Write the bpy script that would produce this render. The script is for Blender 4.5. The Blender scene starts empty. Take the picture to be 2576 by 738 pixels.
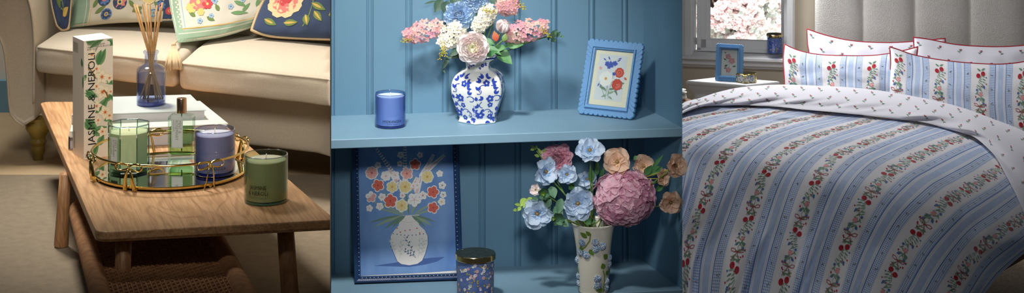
import bpy, math, random
from math import sin, cos, pi, sqrt, radians
from mathutils import Vector, Matrix, noise
random.seed(7)
F, CX, YH, H = 5500.0, 1288.0, -900.0, 3.0
SC = bpy.context.scene
COL = SC.collection
V = Vector

def P(x, y, Z):
    return V(((x - CX) / F * Z, Z, H - (y - YH) / F * Z))
def G(x, y, D):
    return P(x, y, D * F / (y - YH))
def lerp(a, b, t): return a + (b - a) * t
def sm(a, b, x):
    t = max(0, min(1, (x - a) / (b - a))); return t * t * (3 - 2 * t)

# ---------------------------------------------------------------- materials
M = {}
def lin(c):
    return tuple(((v / 255) / 12.92 if v / 255 <= .04045 else ((v / 255 + .055) / 1.055) ** 2.4) for v in c) + (1,)
def newmat(name):
    m = bpy.data.materials.new(name); m.use_nodes = True
    nt = m.node_tree; M[name] = m
    return m, nt, nt.nodes['Principled BSDF'], nt.nodes, nt.links
def mat(name, c, rough=.6, metal=0, bump=0, bscale=200, c2=None, nscale=20, stretch=(1, 1, 1), sheen=0, sss=0, spec=None, detail=3, bdist=.001, two=False, c2w=(.35, .65), rot=0, trans=0):
    m, nt, b, N, L = newmat(name)
    b.inputs['Base Color'].default_value = lin(c)
    b.inputs['Roughness'].default_value = rough
    b.inputs['Metallic'].default_value = metal
    if sheen: b.inputs['Sheen Weight'].default_value = sheen
    if spec is not None: b.inputs['Specular IOR Level'].default_value = spec
    if sss:
        b.inputs['Subsurface Weight'].default_value = sss; b.inputs['Subsurface Scale'].default_value = .02
    tc = N.new('ShaderNodeTexCoord'); mp = N.new('ShaderNodeMapping')
    mp.inputs['Scale'].default_value = stretch; mp.inputs['Rotation'].default_value = (0, 0, rot)
    L.new(tc.outputs['Object'], mp.inputs['Vector'])
    if c2:
        n = N.new('ShaderNodeTexNoise'); n.inputs['Scale'].default_value = nscale; n.inputs['Detail'].default_value = detail
        L.new(mp.outputs[0], n.inputs['Vector'])
        r = N.new('ShaderNodeValToRGB'); r.color_ramp.elements[0].position = c2w[0]; r.color_ramp.elements[1].position = c2w[1]
        r.color_ramp.elements[0].color = lin(c); r.color_ramp.elements[1].color = lin(c2)
        L.new(n.outputs['Fac'], r.inputs[0]); L.new(r.outputs[0], b.inputs['Base Color'])
    if bump:
        n = N.new('ShaderNodeTexNoise'); n.inputs['Scale'].default_value = bscale; n.inputs['Detail'].default_value = 2
        L.new(mp.outputs[0], n.inputs['Vector'])
        bp = N.new('ShaderNodeBump'); bp.inputs['Strength'].default_value = bump; bp.inputs['Distance'].default_value = bdist
        L.new(n.outputs['Fac'], bp.inputs['Height']); L.new(bp.outputs[0], b.inputs['Normal'])
    if trans:
        t = N.new('ShaderNodeBsdfTranslucent'); t.inputs[0].default_value = lin(c)
        if c2: L.new(r.outputs[0], t.inputs[0])
        ms = N.new('ShaderNodeMixShader'); ms.inputs[0].default_value = trans
        L.new(b.outputs[0], ms.inputs[1]); L.new(t.outputs[0], ms.inputs[2]); L.new(ms.outputs[0], N['Material Output'].inputs[0])
    return m
def glass(name, c, edge, refl=.9, rough=.02):
    """tinted clear glass that lets light through, deeper colour towards its edges"""
    m, nt, b, N, L = newmat(name); N.remove(b)
    out = N['Material Output']
    lw = N.new('ShaderNodeLayerWeight'); lw.inputs['Blend'].default_value = .35
    mx = N.new('ShaderNodeMix'); mx.data_type = 'RGBA'
    mx.inputs[6].default_value = lin(c); mx.inputs[7].default_value = lin(edge)
    L.new(lw.outputs['Facing'], mx.inputs[0])
    t = N.new('ShaderNodeBsdfTransparent'); L.new(mx.outputs[2], t.inputs[0])
    g = N.new('ShaderNodeBsdfGlossy'); g.inputs['Roughness'].default_value = rough; g.inputs[0].default_value = (1, 1, 1, 1)
    l2 = N.new('ShaderNodeLayerWeight'); l2.inputs['Blend'].default_value = .5
    pw_ = N.new('ShaderNodeMath'); pw_.operation = 'POWER'; pw_.inputs[1].default_value = 4; L.new(l2.outputs['Facing'], pw_.inputs[0])
    mu = N.new('ShaderNodeMath'); mu.operation = 'MULTIPLY_ADD'; mu.inputs[1].default_value = refl * .85; mu.inputs[2].default_value = .045 * refl; L.new(pw_.outputs[0], mu.inputs[0])
    ms = N.new('ShaderNodeMixShader'); L.new(mu.outputs[0], ms.inputs[0]); L.new(t.outputs[0], ms.inputs[1]); L.new(g.outputs[0], ms.inputs[2])
    L.new(ms.outputs[0], out.inputs[0])
    return m
def emis(name, c, s):
    m, nt, b, N, L = newmat(name)
    b.inputs['Base Color'].default_value = lin(c); b.inputs['Emission Color'].default_value = lin(c); b.inputs['Emission Strength'].default_value = s
    return m

# ---------------------------------------------------------------- mesh builder
class MB:
    def __init__(s): s.v = []; s.f = []; s.m = []; s.sm = []; s.uv = {}; s.clip = None
    def add(s, vs, fs, m, smooth=True, T=None):
        b = len(s.v)
        s.v.extend([(T @ V(p)) if T is not None else V(p) for p in vs])
        for f in fs:
            s.f.append([b + i for i in f]); s.m.append(m); s.sm.append(smooth)
        return b
    def box(s, a, b, m, T=None):
        x0, y0, z0 = a; x1, y1, z1 = b
        vs = [(x, y, z) for z in (z0, z1) for y in (y0, y1) for x in (x0, x1)]
        s.add(vs, [(0, 2, 3, 1), (4, 5, 7, 6), (0, 1, 5, 4), (2, 6, 7, 3), (0, 4, 6, 2), (1, 3, 7, 5)], m, False, T)
    def prism(s, pts, off, m, smooth=False, caps=True):
        """pts: 3D polygon, off: vector"""
        n = len(pts); vs = [V(p) for p in pts] + [V(p) + V(off) for p in pts]
        fs = [(i, (i + 1) % n, n + (i + 1) % n, n + i) for i in range(n)]
        s.add(vs, fs, m, smooth)
        if caps: s.add(vs[:n], [list(range(n))[::-1]], m, False); s.add(vs[n:], [list(range(n))], m, False)
    def lathe(s, prof, m, n=48, T=None, rf=None, smooth=True, mfun=None):
        vs = []; fs = []
        if smooth and not mfun and len(prof) < 40:
            P2 = []; brk = set()
            for j, p in enumerate(prof):
                P2.append(p)
                if 0 < j < len(prof) - 1:
                    d0 = V((p[0] - prof[j - 1][0], p[1] - prof[j - 1][1])); d1 = V((prof[j + 1][0] - p[0], prof[j + 1][1] - p[1]))
                    if d0.length > 1e-9 and d1.length > 1e-9 and d0.angle(d1) > .6: brk.add(len(P2) - 1); P2.append(p)
            prof = P2
        else: brk = set()
        for (r, z) in prof:
            for i in range(n):
                a = 2 * pi * i / n; k = rf(a, z) if rf else 1
                vs.append((r * k * cos(a), r * k * sin(a), z))
        b = s.add(vs, [], m, smooth, T)
        for j in range(len(prof) - 1):
            if j in brk: continue
            for i in range(n):
                k = (i + 1) % n
                s.f.append([b + j * n + i, b + j * n + k, b + (j + 1) * n + k, b + (j + 1) * n + i])
                s.m.append(mfun(j) if mfun else m); s.sm.append(smooth)
    def tube(s, pts, r, m, n=8, closed=False, caps=True, flat=None):
        pts = [V(p) for p in pts]; N = len(pts)
        rr = r if hasattr(r, '__len__') else [r] * N
        vs = []; up = V((0, 0, 1)); prev = None
        for i, p in enumerate(pts):
            if closed: d = pts[(i + 1) % N] - pts[i - 1]
            else: d = pts[min(i + 1, N - 1)] - pts[max(i - 1, 0)]
            d.normalize()
            if prev is None:
                a = d.cross(up)
                if a.length < .1: a = d.cross(V((0, 1, 0)))
            else:
                a = prev - d * prev.dot(d)
            a.normalize(); prev = a; b = d.cross(a)
            for k in range(n):
                t = 2 * pi * k / n
                vs.append(p + (a * cos(t) + b * sin(t) * (flat or 1)) * rr[i])
        fs = []
        for i in range(N if closed else N - 1):
            j = (i + 1) % N
            for k in range(n):
                l = (k + 1) % n
                fs.append((i * n + k, i * n + l, j * n + l, j * n + k))
        if caps and not closed:
            fs.append(list(range(n))[::-1]); fs.append([(N - 1) * n + k for k in range(n)])
        s.add(vs, fs, m, True)
    def grid(s, f, nu, nv, m, smooth=True, u0=0, u1=1, v0=0, v1=1, uv=None, T=None, flip=False):
        vs = []; uvs = []
        for j in range(nv + 1):
            for i in range(nu + 1):
                a = lerp(u0, u1, i / nu); b = lerp(v0, v1, j / nv)
                vs.append(f(a, b))
                if uv: uvs.append(uv(a, b))
        fs = []
        w = nu + 1
        for j in range(nv):
            for i in range(nu):
                q = (j * w + i, j * w + i + 1, (j + 1) * w + i + 1, (j + 1) * w + i)
                fs.append(q[::-1] if flip else q)
        b = s.add(vs, fs, m, smooth, T)
        for i, q in enumerate(uvs): s.uv[b + i] = q
    def sphere(s, c, r, m, nu=12, nv=8, sc=(1, 1, 1), T=None):
        c = V(c)
        def f(a, b):
            t = a * 2 * pi; p = (b - .5) * pi
            return c + V((cos(t) * cos(p) * r * sc[0], sin(t) * cos(p) * r * sc[1], sin(p) * r * sc[2]))
        s.grid(f, nu, nv, m, T=T)
    def rbox(s, size, r, m, f=None, k=3, n=(6, 6, 6)):
        """rounded box centred on 0, verts through f"""
        def axis(L, nn):
            h = L / 2; o = [-h]
            for i in range(1, k + 1): o.append(-h + r * (1 - cos(pi / 2 * i / k)))
            for i in range(1, nn): o.append(lerp(-h + r, h - r, i / nn))
            for i in range(k, -1, -1): o.append(h - r * (1 - cos(pi / 2 * i / k)))
            return o
        ax = [axis(size[i], n[i]) for i in range(3)]
        hs = [q / 2 for q in size]
        def fix(p):
            q = V([max(-hs[i] + r, min(hs[i] - r, p[i])) for i in range(3)])
            d = V(p) - q
            if d.length > 1e-9: d = d.normalized() * r
            o = q + d
            return f(o) if f else o
        for i in range(3):
            j, l = (i + 1) % 3, (i + 2) % 3
            for sg in (-1, 1):
                vs = []; A, B = ax[j], ax[l]
                for b in B:
                    for a in A:
                        p = [0, 0, 0]; p[i] = sg * hs[i]; p[j] = a; p[l] = b
                        vs.append(fix(p))
                fs = []; w = len(A)
                for y in range(len(B) - 1):
                    for x in range(w - 1):
                        q = (y * w + x, y * w + x + 1, (y + 1) * w + x + 1, (y + 1) * w + x)
                        fs.append(q if sg > 0 else q[::-1])
                s.add(vs, fs, m, True)
    def art(s, A, mapf, h0=.0003, dl=.00012, di=2e-6):
        for k, (poly, m, layer) in enumerate(A.items):
            h = h0 + layer * dl + (k % 40) * di
            n = len(poly)
            cx = sum(p[0] for p in poly) / n; cy = sum(p[1] for p in poly) / n
            vs = [mapf(cx, cy, h)] + [mapf(p[0], p[1], h) for p in poly]
            s.add(vs, [(0, 1 + i, 1 + (i + 1) % n) for i in range(n)], m, True)
        for (vs2, fs2, m, layer) in A.meshes:
            s.add([mapf(p[0], p[1], h0 + layer * dl) for p in vs2], fs2, m, False)
    def build(s, name, parent=None, org=None, merge=False, solid=0, label=None):
        me = bpy.data.meshes.new(name)
        o = org if org is not None else (ORG.get(parent.name, V((0, 0, 0))) if parent else V((0, 0, 0)))
        o = V(o)
        if s.clip:
            s.v = [s.clip(p) for p in s.v]
        me.from_pydata([tuple(p - o) for p in s.v], [], s.f)
        names = []
        for q in s.m:
            if q not in names: names.append(q)
        for q in names: me.materials.append(M[q])
        idx = {q: i for i, q in enumerate(names)}
        me.polygons.foreach_set('material_index', [idx[q] for q in s.m])
        me.polygons.foreach_set('use_smooth', s.sm)
        if s.uv:
            ul = me.uv_layers.new(name='UVMap')
            for lp in me.loops:
                ul.data[lp.index].uv = s.uv.get(lp.vertex_index, (0, 0))
        me.update()
        ob = bpy.data.objects.new(name, me); COL.objects.link(ob)
        if parent: ob.parent = parent; ORG[ob.name] = o
        else: ob.location = o
        if merge:
            w = ob.modifiers.new('w', 'WELD'); w.merge_threshold = 1e-5
        if solid:
            w = ob.modifiers.new('s', 'SOLIDIFY'); w.thickness = solid; w.offset = 0
        if label: ob['label'] = label
        return ob
ORG = {}
def thing(name, label, cat, loc, group=None, kind=None):
    o = bpy.data.objects.new(name, None); COL.objects.link(o); o.location = loc; o.empty_display_size = .02
    ORG[o.name] = V(loc)
    if kind: o['kind'] = kind
    if label: o['label'] = label
    if cat: o['category'] = cat
    if group: o['group'] = group
    return o
def tag(o, label, cat, group=None, kind=None):
    if label: o['label'] = label
    if cat: o['category'] = cat
    if group: o['group'] = group
    if kind: o['kind'] = kind
    return o
def struct(o): o['kind'] = 'structure'; return o
def XF(loc, z=V((0, 0, 1)), spin=0, s=1.0):
    q = V(z).normalized().to_track_quat('Z', 'Y').to_matrix().to_4x4()
    return Matrix.Translation(V(loc)) @ q @ Matrix.Rotation(spin, 4, 'Z') @ Matrix.Scale(s, 4)

# ---------------------------------------------------------------- flat drawing
class Art:
    def __init__(s): s.items = []; s.meshes = []
    def poly(s, pts, m, l=0): s.items.append((pts, m, l))
    def disc(s, x, y, r, m, l=1, n=10, ry=None):
        s.poly([(x + r * cos(2 * pi * i / n), y + (ry or r) * sin(2 * pi * i / n)) for i in range(n)], m, l)
    def leaf(s, x, y, a, L, w, m, l=0, bend=0):
        pts = []
        N = 5
        for sgn in (1, -1):
            rng = range(N + 1) if sgn == 1 else range(N - 1, 0, -1)
            for i in rng:
                t = i / N; ww = w * sin(pi * min(1, t ** .8)) * sgn; bb = bend * t * t * L
                px, py = t * L, ww + bb
                pts.append((x + px * cos(a) - py * sin(a), y + px * sin(a) + py * cos(a)))
        s.poly(pts, m, l)
    def rect(s, x0, y0, x1, y1, m, l=0, st=10):
        nx, ny = max(1, round(abs(x1 - x0) / st)), max(1, round(abs(y1 - y0) / st))
        for i in range(nx):
            for j in range(ny):
                a, b, c, d = lerp(x0, x1, i / nx), lerp(x0, x1, (i + 1) / nx), lerp(y0, y1, j / ny), lerp(y0, y1, (j + 1) / ny)
                s.meshes.append(([(a, c), (b, c), (b, d), (a, d)], [(0, 1, 2, 3)], m, l))
    def line(s, pts, w, m, l=0, taper=False, st=0):
        if st:
            o = [pts[0]]
            for p, q in zip(pts, pts[1:]):
                k = max(1, int(math.hypot(q[0] - p[0], q[1] - p[1]) / st))
                for i in range(1, k + 1): o.append((lerp(p[0], q[0], i / k), lerp(p[1], q[1], i / k)))
            pts = o
        n = len(pts)
        for i in range(n - 1):
            (x0, y0), (x1, y1) = pts[i], pts[i + 1]
            d = math.hypot(x1 - x0, y1 - y0) or 1e-9
            k0 = 1 - i / n if taper else 1; k1 = 1 - (i + 1) / n if taper else 1
            nx, ny = -(y1 - y0) / d * w / 2, (x1 - x0) / d * w / 2
            ex, ey = (x1 - x0) / d * w * .2, (y1 - y0) / d * w * .2
            s.poly([(x0 + nx * k0 - ex, y0 + ny * k0 - ey), (x1 + nx * k1 + ex, y1 + ny * k1 + ey), (x1 - nx * k1 + ex, y1 - ny * k1 + ey), (x0 - nx * k0 - ex, y0 - ny * k0 - ey)], m, l)
    def curve(s, x, y, a, L, turn, w, m, l=0, n=8):
        pts = [(x, y)]
        for i in range(n):
            a += turn / n; x += cos(a) * L / n; y += sin(a) * L / n; pts.append((x, y))
        s.line(pts, w, m, l); return x, y, a
    def flower(s, x, y, r, n, m, mc, l=1, rot=0, pw=.45, core=.28):
        for i in range(n):
            s.leaf(x, y, rot + 2 * pi * i / n, r, r * pw, m, l)
        s.disc(x, y, r * core, mc, l + 1, 8)
    def round_flower(s, x, y, r, n, m, mc, l=1, rot=0, core=.25, gap=.56):
        for i in range(n):
            a = rot + 2 * pi * i / n
            s.disc(x + cos(a) * r * gap, y + sin(a) * r * gap, r * .42, m, l, 8)
        if mc: s.disc(x, y, r * core, mc, l + 1, 8)
    def text(s, body, x, y, size, m, rot=0, l=2, align='CENTER', sx=1, space=1):
        cu = bpy.data.curves.new('t', 'FONT'); cu.body = body; cu.size = size; cu.align_x = align; cu.align_y = 'CENTER'; cu.space_character = space
        cu.resolution_u = 3
        ob = bpy.data.objects.new('t', cu); COL.objects.link(ob)
        dg = bpy.context.evaluated_depsgraph_get(); me = ob.evaluated_get(dg).to_mesh()
        c, q = cos(rot), sin(rot)
        vs = [(x + v.co.x * sx * c - v.co.y * q, y + v.co.x * sx * q + v.co.y * c) for v in me.vertices]
        fs = [tuple(p.vertices) for p in me.polygons]
        s.meshes.append((vs, fs, m, l))
        ob.evaluated_get(dg).to_mesh_clear(); bpy.data.objects.remove(ob); bpy.data.curves.remove(cu)

def polyf(pts):
    """arc-length parametrised smooth curve through 2D px points"""
    pts = [V((p[0], p[1])) for p in pts]; n = len(pts)
    dense = []
    for i in range(n - 1):
        p0, p1, p2, p3 = pts[max(i - 1, 0)], pts[i], pts[i + 1], pts[min(i + 2, n - 1)]
        for k in range(8):
            t = k / 8
            dense.append(.5 * ((2 * p1) + (p2 - p0) * t + (2 * p0 - 5 * p1 + 4 * p2 - p3) * t * t + (3 * p1 - p0 - 3 * p2 + p3) * t ** 3))
    dense.append(pts[-1])
    L = [0]
    for i in range(1, len(dense)): L.append(L[-1] + (dense[i] - dense[i - 1]).length)
    def f(t):
        d = max(0, min(1, t)) * L[-1]
        lo, hi = 0, len(L) - 1
        while hi - lo > 1:
            mid = (lo + hi) // 2
            if L[mid] <= d: lo = mid
            else: hi = mid
        k = (d - L[lo]) / ((L[hi] - L[lo]) or 1)
        return dense[lo].lerp(dense[hi], k)
    return f
def coons(top, bottom, left, right):
    T, B, Lf, R = polyf(top), polyf(bottom), polyf(left), polyf(right)
    c00, c10, c01, c11 = T(0), T(1), B(0), B(1)
    def f(s, t):
        return (T(s) * (1 - t) + B(s) * t + Lf(t) * (1 - s) + R(t) * s
                - (c00 * (1 - s) * (1 - t) + c10 * s * (1 - t) + c01 * (1 - s) * t + c11 * s * t))
    return f

def cushion_surface(top, bottom, left, right, zs, bulge, wr=.004, seed=0, ws=3, pw=.5):
    cf = coons(top, bottom, left, right)
    def zf(s, t, side):
        z = lerp(lerp(zs[0], zs[1], s), lerp(zs[2], zs[3], s), t)
        e = max(0, 16 * s * (1 - s) * t * (1 - t)) ** pw
        n = noise.noise(V((s * ws + seed, t * ws * .7, seed * 1.7))) + .5 * noise.noise(V((s * ws * 3 + seed, t * ws * 2, 4.2)))
        return z - side * bulge * e - (wr * n * e ** .4 if side > 0 else 0)
    def front(s, t, h=0):
        x, y = cf(s, t); return P(x, y, zf(s, t, 1) - h)
    def back(s, t):
        x, y = cf(s, t); return P(x, y, zf(s, t, -1))
    def edge(s, t):
        x, y = cf(s, t); return P(x, y, zf(s, t, 1) if 0 < s < 1 and 0 < t < 1 else lerp(lerp(zs[0], zs[1], s), lerp(zs[2], zs[3], s), t))
    return front, back, edge
def cushion(front, back, edge, m, mback=None, ns=40, nt=24, pipe=None, pr=.004, uv=None, clip=None):
    b = MB(); b.clip = clip
    b.grid(front, ns, nt, m, uv=uv)
    b.grid(back, ns // 2, nt // 2, mback or m, flip=True)
    p = None
    if pipe:
        p = MB(); p.clip = clip
        loop = [edge(i / 30, 0) for i in range(30)] + [edge(1, i / 16) for i in range(16)] + [edge(1 - i / 30, 1) for i in range(30)] + [edge(0, 1 - i / 16) for i in range(16)]
        p.tube(loop, pr, pipe, 6, closed=True)
    return b, p
# ================================================================ materials of the living room
def wood(name, c1, c2, c3, rot, rough=.45, s=1.0):
    m, nt, b, N, L = newmat(name)
    tc = N.new('ShaderNodeTexCoord'); mp = N.new('ShaderNodeMapping'); mp.vector_type = 'TEXTURE'
    mp.inputs['Rotation'].default_value = rot; mp.inputs['Scale'].default_value = (.01 / s, .25 / s, .01 / s)
    L.new(tc.outputs['Object'], mp.inputs[0])
    n = N.new('ShaderNodeTexNoise'); n.inputs['Scale'].default_value = 2.2; n.inputs['Detail'].default_value = 4; L.new(mp.outputs[0], n.inputs[0])
    mp2 = N.new('ShaderNodeMapping'); mp2.vector_type = 'TEXTURE'; mp2.inputs['Rotation'].default_value = rot; mp2.inputs['Scale'].default_value = (.11 / s, .6 / s, .11 / s)
    L.new(tc.outputs['Object'], mp2.inputs[0])
    n2 = N.new('ShaderNodeTexNoise'); n2.inputs['Scale'].default_value = 1.4; n2.inputs['Detail'].default_value = 1; n2.inputs['Distortion'].default_value = .6; L.new(mp2.outputs[0], n2.inputs[0])
    mu = N.new('ShaderNodeMath'); mu.operation = 'MULTIPLY'; mu.inputs[1].default_value = 40; L.new(n2.outputs[0], mu.inputs[0])
    sn = N.new('ShaderNodeMath'); sn.operation = 'SINE'; L.new(mu.outputs[0], sn.inputs[0])
    r2 = N.new('ShaderNodeMapRange'); r2.inputs[1].default_value = .35; r2.inputs[2].default_value = 1.0; L.new(sn.outputs[0], r2.inputs[0])
    gr = N.new('ShaderNodeMath'); gr.operation = 'MULTIPLY'; L.new(r2.outputs[0], gr.inputs[0]); L.new(n.outputs[0], gr.inputs[1])
    r = N.new('ShaderNodeValToRGB'); r.color_ramp.elements[0].position = .43; r.color_ramp.elements[0].color = lin(c1); r.color_ramp.elements[1].position = .58; r.color_ramp.elements[1].color = lin(c2)
    L.new(n.outputs[0], r.inputs[0])
    mx = N.new('ShaderNodeMix'); mx.data_type = 'RGBA'; L.new(gr.outputs[0], mx.inputs[0]); L.new(r.outputs[0], mx.inputs[6]); mx.inputs[7].default_value = lin(c3)
    L.new(mx.outputs[2], b.inputs['Base Color']); b.inputs['Roughness'].default_value = rough
    bp = N.new('ShaderNodeBump'); bp.inputs['Strength'].default_value = .25; bp.inputs['Distance'].default_value = .0006; bp.invert = True
    L.new(gr.outputs[0], bp.inputs['Height']); L.new(bp.outputs[0], b.inputs['Normal'])
TA = math.atan2(.311, 1.025)
wood('oak', (218, 172, 126), (196, 150, 104), (164, 120, 82), (0, 0, TA), .42)
wood('oak_leg', (190, 142, 98), (170, 122, 80), (140, 98, 62), (pi / 2, 0, 0), .5, 1.6)
mat('cord', (176, 128, 84), .85, bump=.6, bscale=300, c2=(150, 104, 64), nscale=60)
mat('sofa', (206, 194, 174), .95, bump=.5, bscale=700, c2=(196, 183, 162), nscale=350, sheen=.2)
mat('olive', (150, 128, 58), .35, c2=(110, 90, 36), nscale=12)
mat('rug', (172, 156, 134), .98, bump=.0, c2=(140, 124, 104), nscale=90, detail=2)
def woven(name, c1, c2, sc, rot):
    m, nt, b, N, L = newmat(name)
    tc = N.new('ShaderNodeTexCoord'); mp = N.new('ShaderNodeMapping'); mp.vector_type = 'TEXTURE'
    mp.inputs['Rotation'].default_value = (0, 0, rot); mp.inputs['Scale'].default_value = sc; L.new(tc.outputs['Object'], mp.inputs[0])
    br = N.new('ShaderNodeTexBrick'); br.inputs['Scale'].default_value = 1; br.inputs['Mortar Size'].default_value = .09; br.inputs['Mortar Smooth'].default_value = 1
    br.inputs['Color1'].default_value = lin(c1); br.inputs['Color2'].default_value = lin(c1); br.inputs['Mortar'].default_value = lin(c2)
    L.new(mp.outputs[0], br.inputs['Vector'])
    n = N.new('ShaderNodeTexNoise'); n.inputs['Scale'].default_value = 40; L.new(tc.outputs['Object'], n.inputs[0])
    mx = N.new('ShaderNodeMix'); mx.data_type = 'RGBA'; mx.blend_type = 'MULTIPLY'; mx.inputs[0].default_value = .35
    L.new(br.outputs['Color'], mx.inputs[6]); L.new(n.outputs[0], mx.inputs[7])
    L.new(mx.outputs[2], b.inputs['Base Color']); b.inputs['Roughness'].default_value = .97
    bp = N.new('ShaderNodeBump'); bp.inputs['Strength'].default_value = .8; bp.inputs['Distance'].default_value = .002; bp.invert = True
    L.new(br.outputs['Fac'], bp.inputs['Height']); L.new(bp.outputs[0], b.inputs['Normal'])
woven('rug', (182, 166, 142), (140, 124, 102), (.012, .009, 1), .35)
mat('floor_tan', (196, 172, 136), .8, c2=(182, 156, 120), nscale=3)
mat('wall_cream', (236, 228, 212), .9)
mat('skirting_blue', (118, 160, 184), .6)
mat('brass', (220, 194, 116), .16, 1)
mat('rosegold', (196, 158, 124), .22, 1)
mat('mirror', (225, 230, 228), .03, 1)
mat('card', (232, 218, 198), .6)
mat('card_white', (250, 248, 244), .6)
mat('ink', (22, 20, 20), .5)
mat('ink_soft', (96, 88, 80), .6)
for n_, c_ in dict(pleaf=(108, 150, 96), pleaf2=(72, 122, 72), petal_cream=(244, 228, 196), petal_cream2=(226, 206, 168), orange=(214, 112, 50), twig=(140, 92, 48),
                   label_grey=(206, 208, 198), label_text=(140, 146, 134), wick=(230, 226, 210)).items():
    mat(n_, c_, .6)
mat('wax_green', (222, 222, 182), .5, sss=.2)
mat('wax_pale', (226, 226, 198), .5, sss=.2)
mat('wax_blue', (208, 210, 222), .5, sss=.2)
glass('glass_green', (248, 252, 248), (200, 228, 214))
glass('glass_sage', (236, 241, 228), (166, 190, 178))
glass('glass_blue', (230, 232, 241), (148, 157, 196))
glass('glass_periwinkle', (244, 247, 254), (204, 214, 242))
glass('glass_clear', (244, 250, 246), (170, 196, 184))
glass('liquid_blue', (236, 240, 250), (212, 220, 240), .25)
glass('liquid_green', (206, 232, 200), (160, 204, 164), .25)
glass('glass_rim', (214, 222, 232), (150, 164, 190), 2.2)
glass('glass_edge', (170, 212, 190), (70, 130, 104), 2.0)
mat('blue_base', (28, 44, 128), .08, spec=.8)
mat('teal_base', (60, 130, 126), .08, spec=.8)
mat('reed', (206, 162, 104), .7, c2=(184, 138, 84), nscale=60)
mat('book_cover', (186, 194, 192), .5)
mat('book_cover2', (206, 210, 200), .5)
mat('pages', (196, 194, 196), .9, c2=(176, 174, 176), nscale=60, stretch=(1, 1, 60))
mat('book_dark', (48, 48, 54), .5)
for n_, c_ in dict(t_navy=(56, 72, 104), t_green=(150, 176, 150), t_cream=(208, 198, 176), t_pink=(222, 128, 120), t_rose=(204, 74, 78), t_yellow=(226, 200, 120), t_blue=(92, 124, 176),
                   t_leaf=(112, 134, 74), t_piping=(214, 188, 150), t_white=(214, 210, 196), t_tan=(226, 206, 160), t_gold=(214, 178, 96), t_lblue=(158, 186, 206)).items():
    mat(n_, c_, .95, bump=.4, bscale=900, sheen=.1)

# ================================================================ shared small objects
def candle(name, label, cat, base, R, hgt, gm, bm, wm, group=None, n=48, oct_=False, wax_top=.86, lines=None, lang=None, lz=.25, lsize=.011, thick=.055, wk=.012, labelcard=None):
    r = thing(name, label, cat, base, group)
    T = Matrix.Translation(base)
    rf = None; nn = n
    if oct_:
        nn = 8; T = T @ Matrix.Rotation(radians(22.5 + 9), 4, 'Z')
    g = MB()
    t = R * thick; bt = hgt * .075
    g.lathe([(0, .0002), (R * .93, .0002), (R * .98, hgt * .012), (R, hgt * .04), (R, hgt * .985), (R - t * .3, hgt), (R - t * .8, hgt), (R - t, hgt * .985), (R - t, bt), (0, bt)], gm, nn, T, smooth=not oct_)
    nr = 8 if oct_ else 48
    g.tube([T @ V(((R - t * .5) * cos(2 * pi * i / nr), (R - t * .5) * sin(2 * pi * i / nr), hgt)) for i in range(nr)], t * .42, 'glass_rim', 8, closed=True)
    if oct_:
        for i in range(8): g.tube([T @ V((R * .995 * cos(pi * i / 4), R * .995 * sin(pi * i / 4), hgt * .02)), T @ V((R * .995 * cos(pi * i / 4), R * .995 * sin(pi * i / 4), hgt))], .0011, 'glass_edge', 6)
    gl = g.build('glass_jar', r)
    b = MB(); b.lathe([(0, .0006), (R * .9, .0006), (R * .955, hgt * .02), (R * .955, bt * .8), (0, bt * .8)], bm, nn, T, smooth=not oct_); b.build('jar_base', r)
    w = MB(); rw = R - t - R * .012
    w.lathe([(0, bt + .0004), (rw, bt + .0004), (rw, hgt * wax_top - .001), (rw - .001, hgt * wax_top), (0, hgt * wax_top + .0003)], wm, nn, T, smooth=not oct_); w.build('wax', r)
    k = MB(); zt = hgt * wax_top
    k.tube([base + V((0, 0, zt)), base + V((.0004, 0, zt + wk * .6)), base + V((.0012, 0, zt + wk))], .0011, 'wick', 6); k.build('wick', r)
    if lines:
        A = Art()
        for (txt, dz, sz, sp) in lines: A.text(txt, 0, dz, sz, 'ink', space=sp, sx=.9)
        def mf(x, y, h):
            a = lang + x / R
            return base + V(((R + h) * cos(a), (R + h) * sin(a), hgt * lz + y))
        q = MB(); q.art(A, mf, h0=.0004); q.build('printed_lettering', r)
    return r

def floret(b, T, n, r, m, mc, cup=.25, w=.5, curl=0, gap=.12):
    for i in range(n):
        R_ = T @ Matrix.Rotation(2 * pi * i / n, 4, 'Z')
        b.grid(lambda u, v: V((r * (gap + (1 - gap) * v), r * w * (u - .5) * 2 * (sin(pi * (.12 + .80 * v)) ** .8), r * (cup * v * v + .18 * (abs(u - .5) * 2) ** 2 * v - curl * v ** 4))), 2, 4, m, T=R_)
    if mc: b.sphere((0, 0, r * .05), r * .14, mc, 6, 4, T=T)
def petals(b, T, n, r, m, cup, w, curl, tilt, rot0=0, nu=6, nv=6, rip=.06, seed=0):
    for i in range(n):
        R_ = T @ Matrix.Rotation(rot0 + 2 * pi * i / n, 4, 'Z') @ Matrix.Rotation(-tilt, 4, 'Y')
        sd = seed + i * 3.7
        def f(u, v):
            s = (u - .5) * 2
            ww = w * (sin(pi * (.06 + .80 * v)) ** .7)
            e = max(0, v - .5) * 2
            x = v * (1 - .12 * abs(s) ** 3 * e + .04 * noise.noise(V((s * 2, sd, 0))) * e)
            z = cup * s * s * .5 + curl * v * v + rip * e * noise.noise(V((s * 2.5 + sd, v * 2, sd)))
            return V((r * x, r * ww * s, r * z))
        b.grid(f, nu, nv, m, T=R_)
def leaf3(b, base, d, L, w, m, up=V((0, 0, 1)), droop=.2, fold=.15, nv=6):
    d = V(d).normalized(); side = d.cross(V(up));
    if side.length < .05: side = V((1, 0, 0))
    side.normalize(); nn = side.cross(d)
    def f(u, v):
        s = (u - .5) * 2; ww = w * sin(pi * min(1, .03 + .97 * v) ** .8)
        return V(base) + d * (L * v) + side * (ww * s) + nn * (fold * w * abs(s) - droop * L * v * v)
    b.grid(f, 4, nv, m)

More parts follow.
